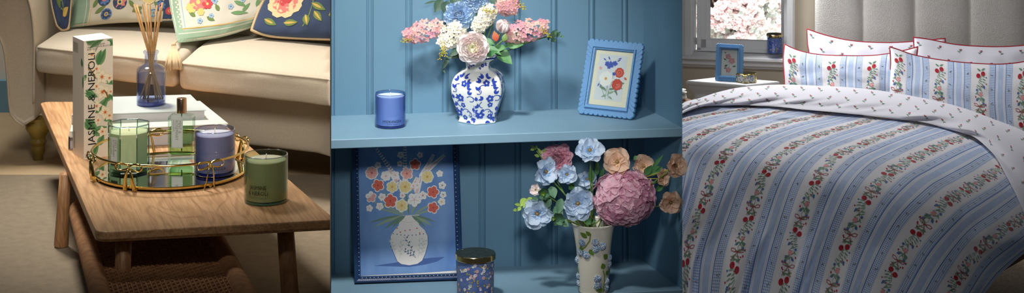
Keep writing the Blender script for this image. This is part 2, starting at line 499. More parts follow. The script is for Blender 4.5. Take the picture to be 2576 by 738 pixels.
# ================================================================ LIVING ROOM
def clip1(p):
    lim = -.08296 * p.y - .0012
    return V((min(p.x, lim), p.y, p.z))
D1 = 1.182; DF1 = 1.375
zf1 = H - DF1; zt1 = H - D1
# ground
b = MB(); b.clip = clip1
b.box((-2.2, 3.2, zf1 - .05), (0, 6.56, zf1 - .012), 'floor_tan'); struct(b.build('floor'))
b = MB(); b.clip = clip1
b.box((-2.6, 6.47, zf1 - .05), (0, 6.53, H - .6), 'wall_cream'); struct(b.build('wall_back'))
b = MB(); b.clip = clip1
zt = G(0, 205, DF1).z
b.box((-2.6, 6.445, zf1 - .012), (0, 6.47, H - (205 + 900) / F * 6.44), 'skirting_blue'); struct(b.build('baseboard_back'))
rz = G(0, 440, DF1)
b = MB(); b.clip = clip1
b.box((-2.0, 3.3, zf1 - .0118), (0, rz.y, zf1), 'rug')
tag(b.build('rug'), 'flat woven beige rug under the oak coffee table', 'rug')
# the divider wall: a thin wedge, edge-on from the camera
b = MB()
def rayp(x, Z, z): return V(((x - CX) / F * Z, Z, z))
b.prism([rayp(831.6, 3.3, .2), rayp(832.4, 3.3, .2), rayp(832.6, 7.2, .2), rayp(831.4, 7.2, .2)], (0, 0, H + .2), 'wall_cream'); struct(b.build('wall_middle'))

# ---- sofa
SO = V((-1.2655, 5.8)); E1 = V((.889, -.457)); E2 = V((.1, .995))
def S(a, bb, drop): return V((SO.x + a * E1.x + bb * E2.x, SO.y + a * E1.y + bb * E2.y, H - drop))
sofa = thing('sofa', 'cream linen sofa with rolled arm and two seat cushions behind the coffee table', 'sofa', S(.4, .2, DF1))
def slab(a0, a1, b0, b1, d0, d1, r, name, n=(10, 6, 4), puff=0, m='sofa', wr=.004):
    q = MB(); q.clip = clip1
    L = (a1 - a0, b1 - b0, d1 - d0)
    def f(o):
        A = a0 + L[0] / 2 + o.x; B = b0 + L[1] / 2 + o.y; D = d0 + L[2] / 2 - o.z
        if puff:
            e = max(0, 1 - (2 * o.x / L[0]) ** 2) ** .5 * max(0, 1 - (2 * o.y / L[1]) ** 4)
            if o.z > 0: D -= puff * e
            B -= puff * .25 * max(0, 1 - (2 * o.x / L[0]) ** 2) * (1 if o.y < 0 else 0)
        nz = noise.noise(V((A * 9, B * 9, D * 14)))
        return S(A, B + nz * wr, D - nz * wr * .6)
    q.rbox(L, r, m, f, n=n); return q.build(name, sofa)
slab(0, .462, -.01, .42, 1.068, 1.14, .018, 'seat_cushion', (16, 10, 4), .012)
slab(.470, 1.02, -.02, .42, 1.068, 1.14, .018, 'seat_cushion', (18, 10, 4), .014)
q = MB(); q.clip = clip1
q.tube([S(.012 + .44 * i / 24, -.006 - .003 * sin(pi * i / 24), 1.074 - .001) for i in range(25)], .0035, 'sofa', 6); q.build('welt_piping', sofa)
q = MB(); q.clip = clip1
q.tube([S(.482 + .5 * i / 24, -.016 - .003 * sin(pi * i / 24), 1.074 - .001) for i in range(25)], .0035, 'sofa', 6); q.build('welt_piping', sofa)
slab(-.02, 1.02, .11, .44, 1.142, 1.295, .02, 'base', (14, 4, 6), 0)
slab(-.03, .5, .36, .55, .70, 1.1, .05, 'backrest', (10, 6, 6), 0)
slab(.5, 1.02, .36, .55, .70, 1.1, .05, 'backrest', (10, 6, 6), 0)
prof = polyf([(88, 300), (88, 200), (89, 110), (84, 40), (74, -5), (50, -60), (0, -75), (-50, -30), (-45, 40), (-10, 75), (12, 120), (21, 200), (26, 265), (34, 296), (62, 316)])
pp = [prof(i / 40) for i in range(41)]
q = MB()
fr_ = [P(p.x, p.y, 5.80) for p in pp]
off = V((0, 1, 0)) * .38
rounded = []
cc = P(50, 150, 5.8)
rings = [(-.0, .93), (-.012, .975), (-.002, 1.0), (.38, 1.0)]
vs = []
for (dd, sc_) in rings:
    for p in fr_: vs.append(cc + (p - cc) * sc_ + V((0, 1, 0)) * dd)
n_ = len(fr_); fs = []
for j in range(3):
    for i in range(n_):
        k = (i + 1) % n_; fs.append((j * n_ + i, j * n_ + k, (j + 1) * n_ + k, (j + 1) * n_ + i))
q.add(vs, fs, 'sofa', True); q.add([v for v in vs[:n_]], [list(range(n_))], 'sofa', False)
q.build('arm', sofa)
q = MB(); q.tube([cc + (p - cc) * .99 + V((0, -.012, 0)) for p in fr_[2:]], .003, 'sofa', 6); q.build('arm_piping', sofa)
def turned_leg(px, py, Z, sc_):
    base = P(px, py, Z); base.z = zf1 - .012
    q = MB(); hh = (S(0, 0, 1.277).z - base.z)
    pr = [(.0, 0), (.014, 0), (.013, .1), (.019, .22), (.017, .34), (.023, .44), (.018, .52), (.022, .6), (.033, .76), (.034, .86), (.028, .95), (.03, 1.02), (0, 1.02)]
    q.lathe([(a * sc_, z * hh) for a, z in pr], 'olive', 24, Matrix.Translation(base)); q.build('leg', sofa, label='turned olive gold leg')
turned_leg(96, 392, 5.86, 1.0); turned_leg(690, 400, 5.74, 1.0)
q = MB(); q.clip = clip1  # dark underside
# ---- throw cushions
def throw(name, label, top, bottom, left, right, zs, bulge, m, mb, pipe, art=None, W=100, Hh=100, seed=0, pr=.004, extra=None, pw=.45, wr=.006):
    fr, bk, ed = cushion_surface(top, bottom, left, right, zs, bulge, wr, seed, pw=pw)
    x, y = top[0]; cx = sum(p[0] for p in bottom) / len(bottom); cy = max(p[1] for p in bottom)
    r = thing(name, label, 'cushion', P(cx, cy, zs[2]), 'throw cushions on the sofa')
    bb, pp_ = cushion(fr, bk, ed, m, mb, 64, 44, pipe, pr, clip=clip1)
    if art:
        bb.art(art, lambda X, Y, h: fr(max(.002, min(.998, X / W)), max(.002, min(.998, 1 - Y / Hh)), h), h0=.0012, dl=.00015)
    bb.build('cover', r)
    if pp_: pp_.build('piping', r)
    return r, fr
def tflower(A, x, y, r, c1, c2, c3, n=8):
    A.disc(x, y, r * 1.08, c3, 0, 14); A.flower(x, y, r, n, c1, c2, 1, .2, .36, .42); A.disc(x, y, r * .22, c3, 3, 8)
A = Art()
A.leaf(30, 90, -.8, 60, 16, 't_leaf'); A.leaf(55, 70, 1.2, 50, 14, 't_leaf'); tflower(A, 60, 110, 20, 't_lblue', 't_yellow', 't_cream'); A.leaf(65, 35, .6, 40, 12, 't_gold')
A.items = [([(p[0] * .5, p[1]) for p in poly], m, l) for poly, m, l in A.items]
throw('throw_cushion', 'small navy floral cushion with beige piping against the sofa arm', [(124, -60), (150, -68), (176, -60)], [(144, 64), (157, 75), (172, 72)], [(124, -60), (131, 10), (144, 64)], [(176, -60), (178, 0), (172, 72)],
      (6.02, 6.02, 5.96, 5.96), .018, 't_navy', 't_navy', 't_piping', A, 55, 140, 1)
A = Art()
A.rect(0, 0, 52, 150, 't_green'); A.line([(56, 0), (56, 150)], 2.5, 't_tan', 0, st=8); A.line([(44, 0), (44, 150)], 2, 't_white', 1, st=8)
A.rect(258, 0, 290, 150, 't_navy')
for (x, y, r, c1, c2, c3) in [(92, 66, 17, 't_blue', 't_pink', 't_navy'), (136, 56, 18, 't_pink', 't_yellow', 't_navy'), (102, 26, 14, 't_navy', 't_gold', 't_blue'), (215, 70, 20, 't_yellow', 't_gold', 't_tan'), (180, 96, 14, 't_pink', 't_rose', 't_navy'), (60, 104, 13, 't_pink', 't_rose', 't_navy'),
                              (250, 45, 14, 't_blue', 't_pink', 't_navy'), (275, 30, 10, 't_rose', 't_gold', 't_rose'), (272, 70, 12, 't_pink', 't_rose', 't_navy'), (232, 25, 10, 't_lblue', 't_gold', 't_blue')]: tflower(A, x, y, r, c1, c2, c3)
for (x, y, a, L) in [(70, 30, .6, 34), (62, 46, 1.0, 28), (116, 20, 2.4, 20), (160, 60, -.8, 30), (172, 30, .4, 34), (190, 60, 1.4, 30), (78, 84, 2.2, 22), (150, 84, .5, 26), (230, 55, -.6, 26), (200, 25, 2.7, 30), (246, 90, 1.4, 22)]: A.leaf(x, y, a, L, 5.5, 't_leaf', 0)
throw('throw_cushion', 'cream embroidered floral cushion with a green band behind the reed diffuser', [(150, -80), (300, -84), (450, -80)], [(168, 72), (230, 64), (300, 58), (438, 54)], [(150, -80), (178, 0), (168, 72)], [(450, -80), (442, 0), (438, 54)],
      (6.12, 6.02, 6.0, 5.92), .04, 't_cream', 't_cream', None, A, 290, 150, 2)
A = Art()
A.rect(0, 0, 270, 30, 't_green'); A.rect(0, 0, 22, 175, 't_green')
A.line([(8, 22), (270, 22)], 2.5, 't_white', 1, st=8); A.line([(20, 34), (270, 34)], 2.4, 't_gold', 1, st=8); A.line([(29, 36), (29, 170)], 2.4, 't_lblue', 1, st=8)
for k in range(20): A.disc(16 + 4 * (k % 2), 40 + k * 6, 2.6, 't_white', 1, 6)
for (x, y, r, c) in [(70, 96, 22, 't_pink'), (52, 84, 14, 't_yellow'), (92, 90, 14, 't_rose'), (74, 72, 10, 't_yellow'), (230, 120, 16, 't_pink')]:
    A.round_flower(x, y, r, 6, c, 't_yellow', 1)
for (x, y, r) in [(110, 96, 9), (150, 78, 8), (100, 60, 7), (134, 108, 7), (70, 50, 8), (180, 92, 7)]: A.round_flower(x, y, r, 5, 't_lblue', 't_blue', 1)
for (x, y, a, L) in [(150, 62, -.15, 48), (158, 92, -.5, 36), (180, 60, .9, 30), (215, 70, 1.3, 34), (230, 60, .9, 34), (120, 70, 2.0, 20), (88, 58, -.5, 24), (60, 62, 2.5, 20), (200, 95, .3, 26)]: A.leaf(x, y, a, L, 5.5, 't_leaf' if L < 30 else 'pleaf', 0)
r3, fr3 = throw('throw_cushion', 'white floral cushion with a sage green border and a corner tassel', [(416, -70), (560, -80), (700, -70)], [(447, 107), (470, 106), (560, 93), (640, 68), (672, 55)], [(416, -70), (428, 20), (447, 107)], [(700, -70), (700, 0), (672, 55)],
               (5.96, 5.98, 5.72, 5.86), .035, 't_white', 't_green', None, A, 270, 175, 3)
q = MB()
sc_ = 5.6 / F
kn = P(437, 113, 5.68)
q.sphere(kn, 6.5 * sc_, 't_piping', 10, 8)
q.tube([P(446, 103, 5.72), P(441, 107, 5.69), kn], 2.4 * sc_, 't_piping', 6)
for k in range(34):
    a = k * 2.4; rr = 1 if k % 3 else .6
    pts = []
    for (yy, zz, w_) in [(117, 5.665, 3), (134, 5.59, 11), (150, 5.555, 17), (176 - (k % 4) * 1.5, 5.55, 21)]:
        pts.append(P(437 + cos(a) * w_ * rr, yy, zz) + V((0, sin(a) * w_ * .5 * sc_ * rr, 0)))
    q.tube(pts, [2.0 * sc_, 2.6 * sc_, 2.8 * sc_, 2.8 * sc_], 't_piping', 6)
q.build('tassel', r3, label='beige cord tassel')
A = Art()
for (x, y, r) in [(60, 96, 46), (118, 150, 34), (30, 128, 22)]:
    A.round_flower(x, y, r, 9, 't_tan', None, 0, .2, gap=.66); A.round_flower(x, y, r * .78, 7, 't_pink', None, 1, .1, gap=.6)
    A.round_flower(x - r * .1, y + r * .1, r * .5, 6, 't_rose', None, 2, .5, gap=.5); A.disc(x - r * .1, y + r * .1, r * .25, 't_rose', 3)
    for k in range(9):
        a = k * .7; A.leaf(x + cos(a) * r * .45, y + sin(a) * r * .45, a + 1.4, r * .5, r * .07, 't_tan' if k % 2 else 't_pink', 3)
for (x, y, a, L) in [(130, 90, -.4, 44), (130, 96, .9, 40), (140, 70, -.8, 36), (150, 110, .1, 48), (120, 60, -1.2, 30), (180, 60, .4, 40), (170, 120, 1.2, 36), (20, 40, -.3, 36), (70, 36, .1, 36), (185, 95, -.5, 36)]:
    A.leaf(x, y, a, L, 9, 't_leaf', 0); A.leaf(x, y, a, L * .9, 3, 't_gold', 1)
A.line([(128, 130), (134, 100), (130, 60), (120, 30)], 3, 't_leaf', 0)
throw('throw_cushion', 'navy cushion with large pink roses and beige piping on the right seat', [(690, -45), (780, -52), (900, -45)], [(633, 76), (680, 90), (760, 96), (900, 100)], [(690, -45), (655, 20), (633, 76)], [(900, -45), (905, 30), (900, 100)],
      (5.92, 5.8, 5.80, 5.70), .045, 't_navy', 't_navy', 't_piping', A, 260, 150, 4, pr=.0045)

# ---- coffee table
tbl = thing('coffee_table', 'light oak coffee table with splayed legs and a woven cord lower shelf', 'table', V((-.75, 4.4, zf1)))
quad = [(100, 256), (498, 256), (868, 552), (242, 585)]
q3 = [G(x, y, D1) for x, y in quad]
def round_poly(pts, r, n=6):
    out = []
    N_ = len(pts)
    for i in range(N_):
        p, a, c = pts[i], pts[i - 1], pts[(i + 1) % N_]
        da = (a - p).normalized(); dc = (c - p).normalized()
        s0 = p + da * r; s1 = p + dc * r
        for k in range(n + 1):
            t = k / n; out.append(s0 * (1 - t) ** 2 + p * 2 * t * (1 - t) + s1 * t * t)
    return out
rp = round_poly(q3, .03)
cen = sum(rp, V((0, 0, 0))) / len(rp)
q = MB(); q.clip = clip1
th = .0215; be = .003
def inset(k): return [p + (cen - p).normalized() * k for p in rp]
lay = [(inset(be), 0), (inset(be * .3), -be * .3), (rp, -be), (rp, -th + be * 2), (inset(be), -th)]
vs = []
for pts, dz in lay: vs += [p + V((0, 0, dz)) for p in pts]
n_ = len(rp)
q.add(vs, [(j * n_ + i, j * n_ + (i + 1) % n_, (j + 1) * n_ + (i + 1) % n_, (j + 1) * n_ + i) for j in range(4) for i in range(n_)], 'oak', False)
q.add([p for p in vs[:n_]], [list(range(n_))], 'oak', False); q.add([p for p in vs[-n_:]], [list(range(n_))[::-1]], 'oak', False)
q.build('tabletop', tbl)
def leg(top, bot, r0, r1):
    q = MB(); q.clip = clip1
    bot = V(bot); d = (bot - V(top)); top = V(top)
    q.tube([top, top + d * .5, top + d * .985, bot], [r0, (r0 + r1) / 2, r1, r1 * .93], 'oak_leg', 20); q.build('leg', tbl)
def onz(p, z0=zf1, ref=None): p.z = z0; return p
def legpx(xt, Zt, xb, Zb, r0, r1):
    t = rayp(xt, Zt, zt1 - th); bo = rayp(xb, Zb, zf1 + .0022); leg(t, bo, r0, r1)
legpx(164, 4.95, 154, 4.97, .0125, .0165)
legpx(311, 4.43, 306, 4.40, .0165, .0155)
legpx(717, 4.52, 733, 4.48, .0175, .0185)
legpx(560, 5.15, 590, 5.18, .0125, .0165)
# lower shelf: two cord-wrapped rails with a woven panel
DS = 1.275
def rail(x0, Z0, x1, Z1, r):
    p0 = rayp(x0, Z0, H - DS); p1 = rayp(x1, Z1, H - DS); q = MB(); n = 150
    d = p1 - p0
    pts = []; rr = []
    for i in range(n + 1):
        t = i / n; pts.append(p0 + d * t); rr.append(r * (1 + .035 * (i % 2)) * (1 if 0 < i < n else .9) * min(1, .75 + 4 * t))
    q.tube(pts, rr, 'cord', 14); q.build('shelf_rail', tbl)
    return p0, p1
a0, a1 = rail(193, 4.93, 276, 4.05, .0205)
c0, c1 = rail(512, 4.83, 664, 4.05, .0215)
q = MB()
NW, NL = 26, 78
def wv(u, v, h=0): return a0.lerp(a1, v).lerp(c0.lerp(c1, v), lerp(.05, .95, u)) + V((0, 0, .004 + h))
for j in range(NL):
    v = (j + .5) / NL
    for dv in (-.0026, .0026):
        q.tube([wv(i / (NW * 2), v + dv, .0034 * cos(pi * i / 2 * 1.0 + pi * j)) for i in range(NW * 2 + 1)], .0021, 'cord', 5)
for i in range(NW):
    u = (i + .5) / NW
    for du in (-.009, .009):
        q.tube([wv(u + du, j / NL, -.0030 * cos(pi * j + pi * i)) for j in range(NL + 1)], .0023, 'cord', 5)
q.build('woven_panel', tbl)
for (A_, B_) in [((a0), (c0))]:
    q = MB(); q.tube([a0 + V((0, 0, -.004)), c0 + V((0, 0, -.004))], .012, 'oak_leg', 10); q.build('stretcher', tbl)

# ---- books
def book(name, label, quad, d_top, thick, cm, group='books stacked on the coffee table', ct=.0022, inset_=.004):
    pts = [G(x, y, d_top) for x, y in quad]   # FL, FR, BR, BL
    r = thing(name, label, 'book', (pts[0] + pts[2]) / 2 + V((0, 0, -thick)), group)
    c = sum(pts, V((0, 0, 0))) / 4
    q = MB(); q.prism(pts, (0, 0, -ct), cm); q.build('front_cover', r)
    q = MB(); q.prism([p + V((0, 0, -thick + ct)) for p in pts], (0, 0, -ct), cm); q.build('back_cover', r)
    q = MB(); ins = [p + (c - p).normalized() * inset_ for p in pts]; q.prism([p + V((0, 0, -ct)) for p in ins], (0, 0, -(thick - 2 * ct)), 'pages'); q.build('page_block', r)
    q = MB(); e = (pts[3] - pts[0]).normalized(); w_ = (pts[1] - pts[0]).normalized() * .004
    q.prism([pts[0] + V((0, 0, -ct * .5)), pts[0] + w_ + V((0, 0, -ct * .5)), pts[3] + w_ + V((0, 0, -ct * .5)), pts[3] + V((0, 0, -ct * .5))], (0, 0, -(thick - ct)), 'book_dark' if cm == 'book_cover3' else cm); q.build('spine', r)
    return r
mat('book_cover3', (150, 130, 112), .5)
dA, dB, dC = 1.1145, 1.1365, 1.1510
book('book', 'large dark spined hardback at the bottom of the stack', [(172, 344), (500, 331), (452, 278), (188, 280)], dC, D1 - dC - .0002, 'book_cover3')
book('book', 'wide pale green hardback in the middle of the stack', [(176, 331), (574, 311), (503, 254), (192, 262)], dB, dC - dB - .0002, 'book_cover2')
book('book', 'blue grey hardback on top of the stack under the reed diffuser', [(180, 290), (518, 277), (479, 238), (200, 246)], dA, dB - dA - .0002, 'book_cover')

# ---- reed diffuser
base = G(380, 263, dA); T = Matrix.Translation(base); u = base.y / F
R = 36.5 * u
r = thing('reed_diffuser', 'blue glass reed diffuser bottle with natural reeds standing on the books', 'diffuser', base)
q = MB()
def hpx(y): return (263 - y) * u
q.lathe([(0, 0), (R * .93, 0), (R, .003), (R, hpx(180)), (R * .97, hpx(172)), (R * .8, hpx(166)), (18 * u, hpx(162)), (16 * u, hpx(156)), (16 * u, hpx(136)), (19 * u, hpx(133)), (19.5 * u, hpx(129)), (17 * u, hpx(127)), (13.5 * u, hpx(129)),
         (13.5 * u, hpx(158)), (R * .75, hpx(170)), (R * .93, hpx(180)), (R * .93, .011), (0, .011)], 'glass_periwinkle', 48, T); q.build('glass_bottle', r)
q = MB(); q.lathe([(0, .0115), (R * .92, .0115), (R * .92, hpx(186)), (0, hpx(186))], 'liquid_blue', 40, T); q.build('fragrance_oil', r)
q = MB(); q.lathe([(0, .0008), (R * .9, .0008), (R * .95, .004), (R * .95, .009), (0, .0105)], 'blue_base', 40, T); q.build('bottle_base', r)
for (xt, yt, xm, xb) in [(337, 10, 372, 398), (344, 12, 376, 404), (358, 10, 379, 410), (367, 7, 381, 392), (377, 9, 383, 372), (395, 13, 384, 365), (409, 6, 389, 352), (404, 18, 386, 360)]:
    dy = random.uniform(-.004, .004)
    q = MB(); q.tube([P(xt, yt, base.y - dy * 4), P(xm, 128, base.y + dy), P(lerp(xm, 380, .5), 160, base.y), P(xb, 250, base.y + dy * 3)], .0021, 'reed', 8); q.build('reed', r)
A = Art(); A.text('HYDRANGEA', 0, 0, .0095, 'ink', sx=.8); A.text('REED DIFFUSER', 0, -.0085, .0035, 'ink', space=1.3)
q = MB(); la = -1.35
q.art(A, lambda x, y, h: base + V(((R + h) * cos(la + x / R), (R + h) * sin(la + x / R), .019 + y)), h0=.0004); q.build('printed_lettering', r)

# ---- carton
p0 = G(211, 402, D1); pL = G(183, 386, D1); pR = G(284, 391, D1); pB = pL + pR - p0
hb = 1.0 * (p0.z * 0 + .2705)
r = thing('carton', 'tall cream carton printed with green leaves and white blossom', 'box', (p0 + pB) / 2)
q = MB()
q.prism([p0, pR, pB, pL], (0, 0, hb), 'card'); q.add([p0 + V((0, 0, hb + .0003)), pR + V((0, 0, hb + .0003)), pB + V((0, 0, hb + .0003)), pL + V((0, 0, hb + .0003))], [(0, 1, 2, 3)], 'card_white', False)
# art wraps: x in [-wl, 0] on left face, [0, wr] on the right face, y 0..hb
wl = (pL - p0).length; wr_ = (pR - p0).length
nL = V((-(pL - p0).y, (pL - p0).x, 0)).normalized(); nL = nL if nL.y < 0 else -nL
nR = V(((pR - p0).y, -(pR - p0).x, 0)).normalized(); nR = nR if nR.y < 0 else -nR
def boxmap(x, y, h):
    y = max(.001, min(hb - .001, y))
    if x < 0: return p0 + (pL - p0) * (min(wl - .0005, -x) / wl) + V((0, 0, y)) + nL * h
    return p0 + (pR - p0) * (min(wr_ - .0005, x) / wr_) + V((0, 0, y)) + nR * h
k_ = wr_ / 74.0; ky = hb / 297.0   # px of the right face
A = Art()
def BX(px, py): return ((px - 211) * k_, (402 - py) * ky)
def bl(px, py, a, L, w, m, l=0, bend=.1): x, y = BX(px, py); A.leaf(x, y, a, L * k_, w * k_, m, l, bend)
def bleaf(px, py, a, L, w): bl(px, py, a, L, w, 'pleaf', 0); bl(px, py, a, L * .96, w * .42, 'pleaf2', 1)
def bfl(px, py, rr, rot=0):
    x, y = BX(px, py)
    A.flower(x, y, rr * k_ * 1.06, 5, 'petal_cream2', 'petal_cream2', 2, rot, .36); A.flower(x, y, rr * k_ * .95, 5, 'petal_cream', 'orange', 3, rot, .32, .2)
    for i in range(7): A.line([(x, y), (x + cos(i * .9) * rr * k_ * .42, y + sin(i * .9) * rr * k_ * .42)], .7 * k_, 'orange', 5)
tw = [BX(262, 98), BX(252, 110), BX(242, 130), BX(232, 150), BX(222, 175), BX(228, 190), BX(240, 200)]
A.line(tw, 1.6 * k_, 'pleaf2', 0)
A.line([BX(222, 172), BX(233, 186), BX(241, 202)], 2.6 * k_, 'twig', 1)
A.line([BX(261, 234), BX(268, 242), BX(272, 254)], 4 * k_, 'twig', 4)
A.line([BX(238, 200), BX(262, 215), BX(278, 222)], 1.6 * k_, 'pleaf', 0)
A.line([BX(226, 250), BX(245, 268), BX(262, 285)], 1.5 * k_, 'pleaf', 0)
for a_ in [(262, 100, 3.6, 44, 8), (270, 108, -.7, 26, 8), (216, 105, -.2, 26, 9), (243, 165, 1.1, 34, 9), (244, 172, .95, 46, 10), (200, 172, 1.7, 22, 7), (218, 190, 3.9, 22, 6), (212, 190, -1.9, 34, 8), (238, 246, 2.6, 36, 10), (262, 262, .5, 30, 8), (240, 290, .7, 50, 11), (215, 300, -.9, 46, 11),
           (262, 312, .35, 26, 6), (232, 340, .2, 40, 12), (246, 372, .9, 30, 9), (226, 398, .8, 36, 10), (270, 205, -.9, 24, 7), (276, 240, -1.2, 26, 7), (225, 330, 2.0, 24, 7), (274, 330, 1.2, 24, 6), (215, 235, -.5, 34, 9)]:
    bleaf(*a_)
for a_ in [(231, 141, 14, .3), (228, 160, 10, 1), (243, 178, 14, .6), (257, 200, 19, .2), (276, 205, 12, .8), (258, 238, 20, .5), (243, 222, 12, 1.1), (243, 272, 14, .1), (265, 290, 18, .7), (247, 308, 11, .3), (276, 300, 13, .2), (258, 338, 13, .5), (279, 240, 9, 0)]: bfl(*a_)
x, y = BX(231, 252); A.text('JASMINE & NEROLI', x, y, 25 * k_, 'ink', rot=pi / 2, l=7, sx=1.05)
for i, tx in enumerate(['REED DIFFUSER', 'TOP: GREEN LEAVES', 'HEART: ORANGE BLOSSOM', 'BASE: MUSK']):
    x, y = BX(219, 111 + i * 5.5); A.text(tx, x, y, 5 * k_, 'ink_soft', l=7, align='LEFT')
for i in range(8):
    A.text('SCENTED FRAGRANCE OIL FOR', -wl * .92, hb * (.958 - i * .0105), .0034, 'ink_soft', l=3, align='LEFT', sx=.62)
for i in range(14):
    A.text('CONTAINS OILS', -wl * .92, hb * (.195 - i * .0105), .0034, 'ink_soft', l=3, align='LEFT', sx=.45)
x, y = BX(214, 394); A.text('220 ml', x, y, 9 * k_, 'ink', l=7, align='LEFT')
x, y = BX(271, 118); A.disc(x, y, 7 * k_, 'card_white', 5, 16); A.disc(x, y, 6.2 * k_, 'card', 6, 16)
q.art(A, boxmap, h0=.0002, dl=.00008)
q.build('printed_card', r)

# ---- tray
tb = G(429, 438, D1); R = .1665; u = tb.y / F
tray = thing('tray', 'round gold tray with mirrored base and small ribbon bows on its rail', 'tray', tb)
T = Matrix.Translation(tb)
q = MB(); q.lathe([(0, .0075), (R * .985, .0075), (R * .985, .0088), (0, .0088)], 'mirror', 96, T, smooth=False); q.build('mirror_base', tray)
q = MB(); q.lathe([(R * .97, .0058), (R * 1.0, .0058), (R * 1.008, .0075), (R * 1.008, .0105), (R * .998, .0118), (R * .988, .0105), (R * .985, .0075)], 'brass', 96, T); q.build('base_rim', tray)
Rr = R * 1.03; hr = .0585
q = MB(); q.tube([tb + V((Rr * cos(2 * pi * i / 96), Rr * sin(2 * pi * i / 96), hr)) for i in range(96)], .0026, 'brass', 10, closed=True); q.build('top_rail', tray)
def bow(ang, s=1.0):
    o = tb + V(((Rr + .004) * cos(ang), (Rr + .004) * sin(ang), hr - .006)); tx = V((-sin(ang), cos(ang), 0)); out = V((cos(ang), sin(ang), 0)); up = V((0, 0, 1))
    q = MB()
    def rib(pts, w, th_=.0007):
        # flat ribbon: points are (x along rail, z, out)
        P3 = [o + tx * (x * s) + up * (z * s) + out * (y * s) for x, z, y in pts]; vs = []
        for i, p in enumerate(P3):
            d = (P3[min(i + 1, len(P3) - 1)] - P3[max(i - 1, 0)]).normalized(); sd = d.cross(out); sd = (sd * .75 + out * .65).normalized(); nn = d.cross(sd).normalized()
            ww = w[i] if hasattr(w, '__len__') else w
            vs += [p + sd * ww - nn * th_, p + sd * ww + nn * th_, p - sd * ww + nn * th_, p - sd * ww - nn * th_]
        fs = []
        for i in range(len(P3) - 1):
            for k in range(4): fs.append((i * 4 + k, i * 4 + (k + 1) % 4, i * 4 + 4 + (k + 1) % 4, i * 4 + 4 + k))
        fs += [(3, 2, 1, 0), tuple(len(vs) - 4 + k for k in range(4))]
        q.add(vs, fs, 'brass', True)
    for sg in (1, -1):
        loop = []
        for i in range(17):
            t = i / 16 * 2 * pi
            loop.append((sg * (.0155 - .0155 * cos(t)) * 1.05, .0075 * sin(t) * (1 - .35 * cos(t)) + .002, .003 * sin(t / 2)))
        rib(loop, .0021)
        rib([(0, 0, .002), (sg * .005, -.008, .004), (sg * .008, -.022, .003), (sg * .0095, -.036, .001), (sg * .0125, -.050, -.002)], [.0015, .0025, .0035, .0042, .0046])
    q.sphere(o + out * .002, .0032 * s, 'brass', 8, 6)
    q.build('bow', tray)
    f_ = MB(); f_.sphere(tb + V((R * .97 * cos(ang + .05), R * .97 * sin(ang + .05), .0042)), .0042, 'brass', 10, 8); f_.build('ball_foot', tray)
def ang_px(x, front=True):
    # polar angle of the rail point seen at pixel x
    best = None
    for i in range(720):
        a = pi * i / 360
        if (sin(a) < 0) != front: continue
        p = tb + V((Rr * cos(a), Rr * sin(a), 0)); px = CX + F * p.x / p.y
        if best is None or abs(px - x) < best[0]: best = (abs(px - x), a)
    return best[1]
bow(ang_px(328)); bow(ang_px(526)); bow(ang_px(238, True)); bow(ang_px(378, False)); bow(ang_px(600, False))

# ---- candles on and beside the tray
dT = D1 - .0089
c = G(324, 428, dT)
r = candle('candle', 'octagonal pale green glass candle with a grey label on the tray', 'candle', c, .0478, .1035, 'glass_green', 'glass_green', 'wax_green', 'candles on the coffee table', oct_=True, wax_top=.84, wk=.011, thick=.07)
c2 = G(540, 436, dT)
candle('candle', 'blue glass candle with lilac wax on the tray', 'candle', c2, .0449, .0975, 'glass_blue', 'blue_base', 'wax_blue', 'candles on the coffee table', wax_top=.90, lines=[('HYDRANGEA', 0, .0095, 1), ('SCENTED CANDLE', -.009, .0036, 1.3)], lang=-1.45, lz=.2)
c3 = G(669, 507, D1)
candle('candle', 'sage green glass candle standing alone on the table in front of the tray', 'candle', c3, .0462, .1, 'glass_sage', 'teal_base', 'wax_pale', 'candles on the coffee table', wax_top=.89, lines=[('JASMINE', .009, .0115, 1), ('& NEROLI', -.003, .0115, 1), ('SCENTED CANDLE', -.0125, .0040, 1.25)], lang=-1.85, lz=.30)
# label of the octagonal candle
def card_label(root, c, fx0, fx1, z0, z1, yy, name='paper_label', n=V((0, -1, 0)), texts=None):
    A = Art(); w_ = fx1 - fx0; h_ = z1 - z0
    q = MB(); e = V((n.y, -n.x, 0)) * -1
    if e.x < 0: e = -e
    o = c + n * yy
    q.prism([o + e * fx0 + V((0, 0, z0)), o + e * fx1 + V((0, 0, z0)), o + e * fx1 + V((0, 0, z1)), o + e * fx0 + V((0, 0, z1))], n * .0006, 'label_grey')
    m = .0014
    for L_ in ([(fx0 + m, z0 + m), (fx1 - m, z0 + m)], [(fx0 + m, z1 - m), (fx1 - m, z1 - m)], [(fx0 + m, z0 + m), (fx0 + m, z1 - m)], [(fx1 - m, z0 + m), (fx1 - m, z1 - m)]): A.line(L_, .0004, 'label_text', 0)
    xm = (fx0 + fx1) / 2
    for (t, dx, sz) in texts: A.text(t, xm + dx, (z0 + z1) / 2 + (h_ * .5 - .004), sz, 'label_text', rot=-pi / 2, align='LEFT', sx=.95, l=1)
    q.art(A, lambda x, y, h: o + e * x + n * (.0006 + h) + V((0, 0, y)), h0=.0002)
    q.build(name, root)
# facets of the octagon: find the one facing the camera left of centre
fa = radians(22.5 + 9)
apo = .0478 * cos(pi / 8)
fdir = None
for i in range(8):
    a = fa + pi / 8 + i * pi / 4
    if fdir is None or abs(math.atan2(sin(a + pi / 2 + .16 + .35), cos(a + pi / 2 + .16 + .35))) < abs(fdir[1]): fdir = (a, math.atan2(sin(a + pi / 2 + .51), cos(a + pi / 2 + .51)))
a = fdir[0]; nn_ = V((cos(a), sin(a), 0))
card_label(r, c, -.0105, .0105, .022, .080, apo + .0003, n=nn_, texts=[('MINT &', .0052, .0082), ('ROSEMARY', -.0012, .0082), ('SCENTED CANDLE', -.0074, .0042)])
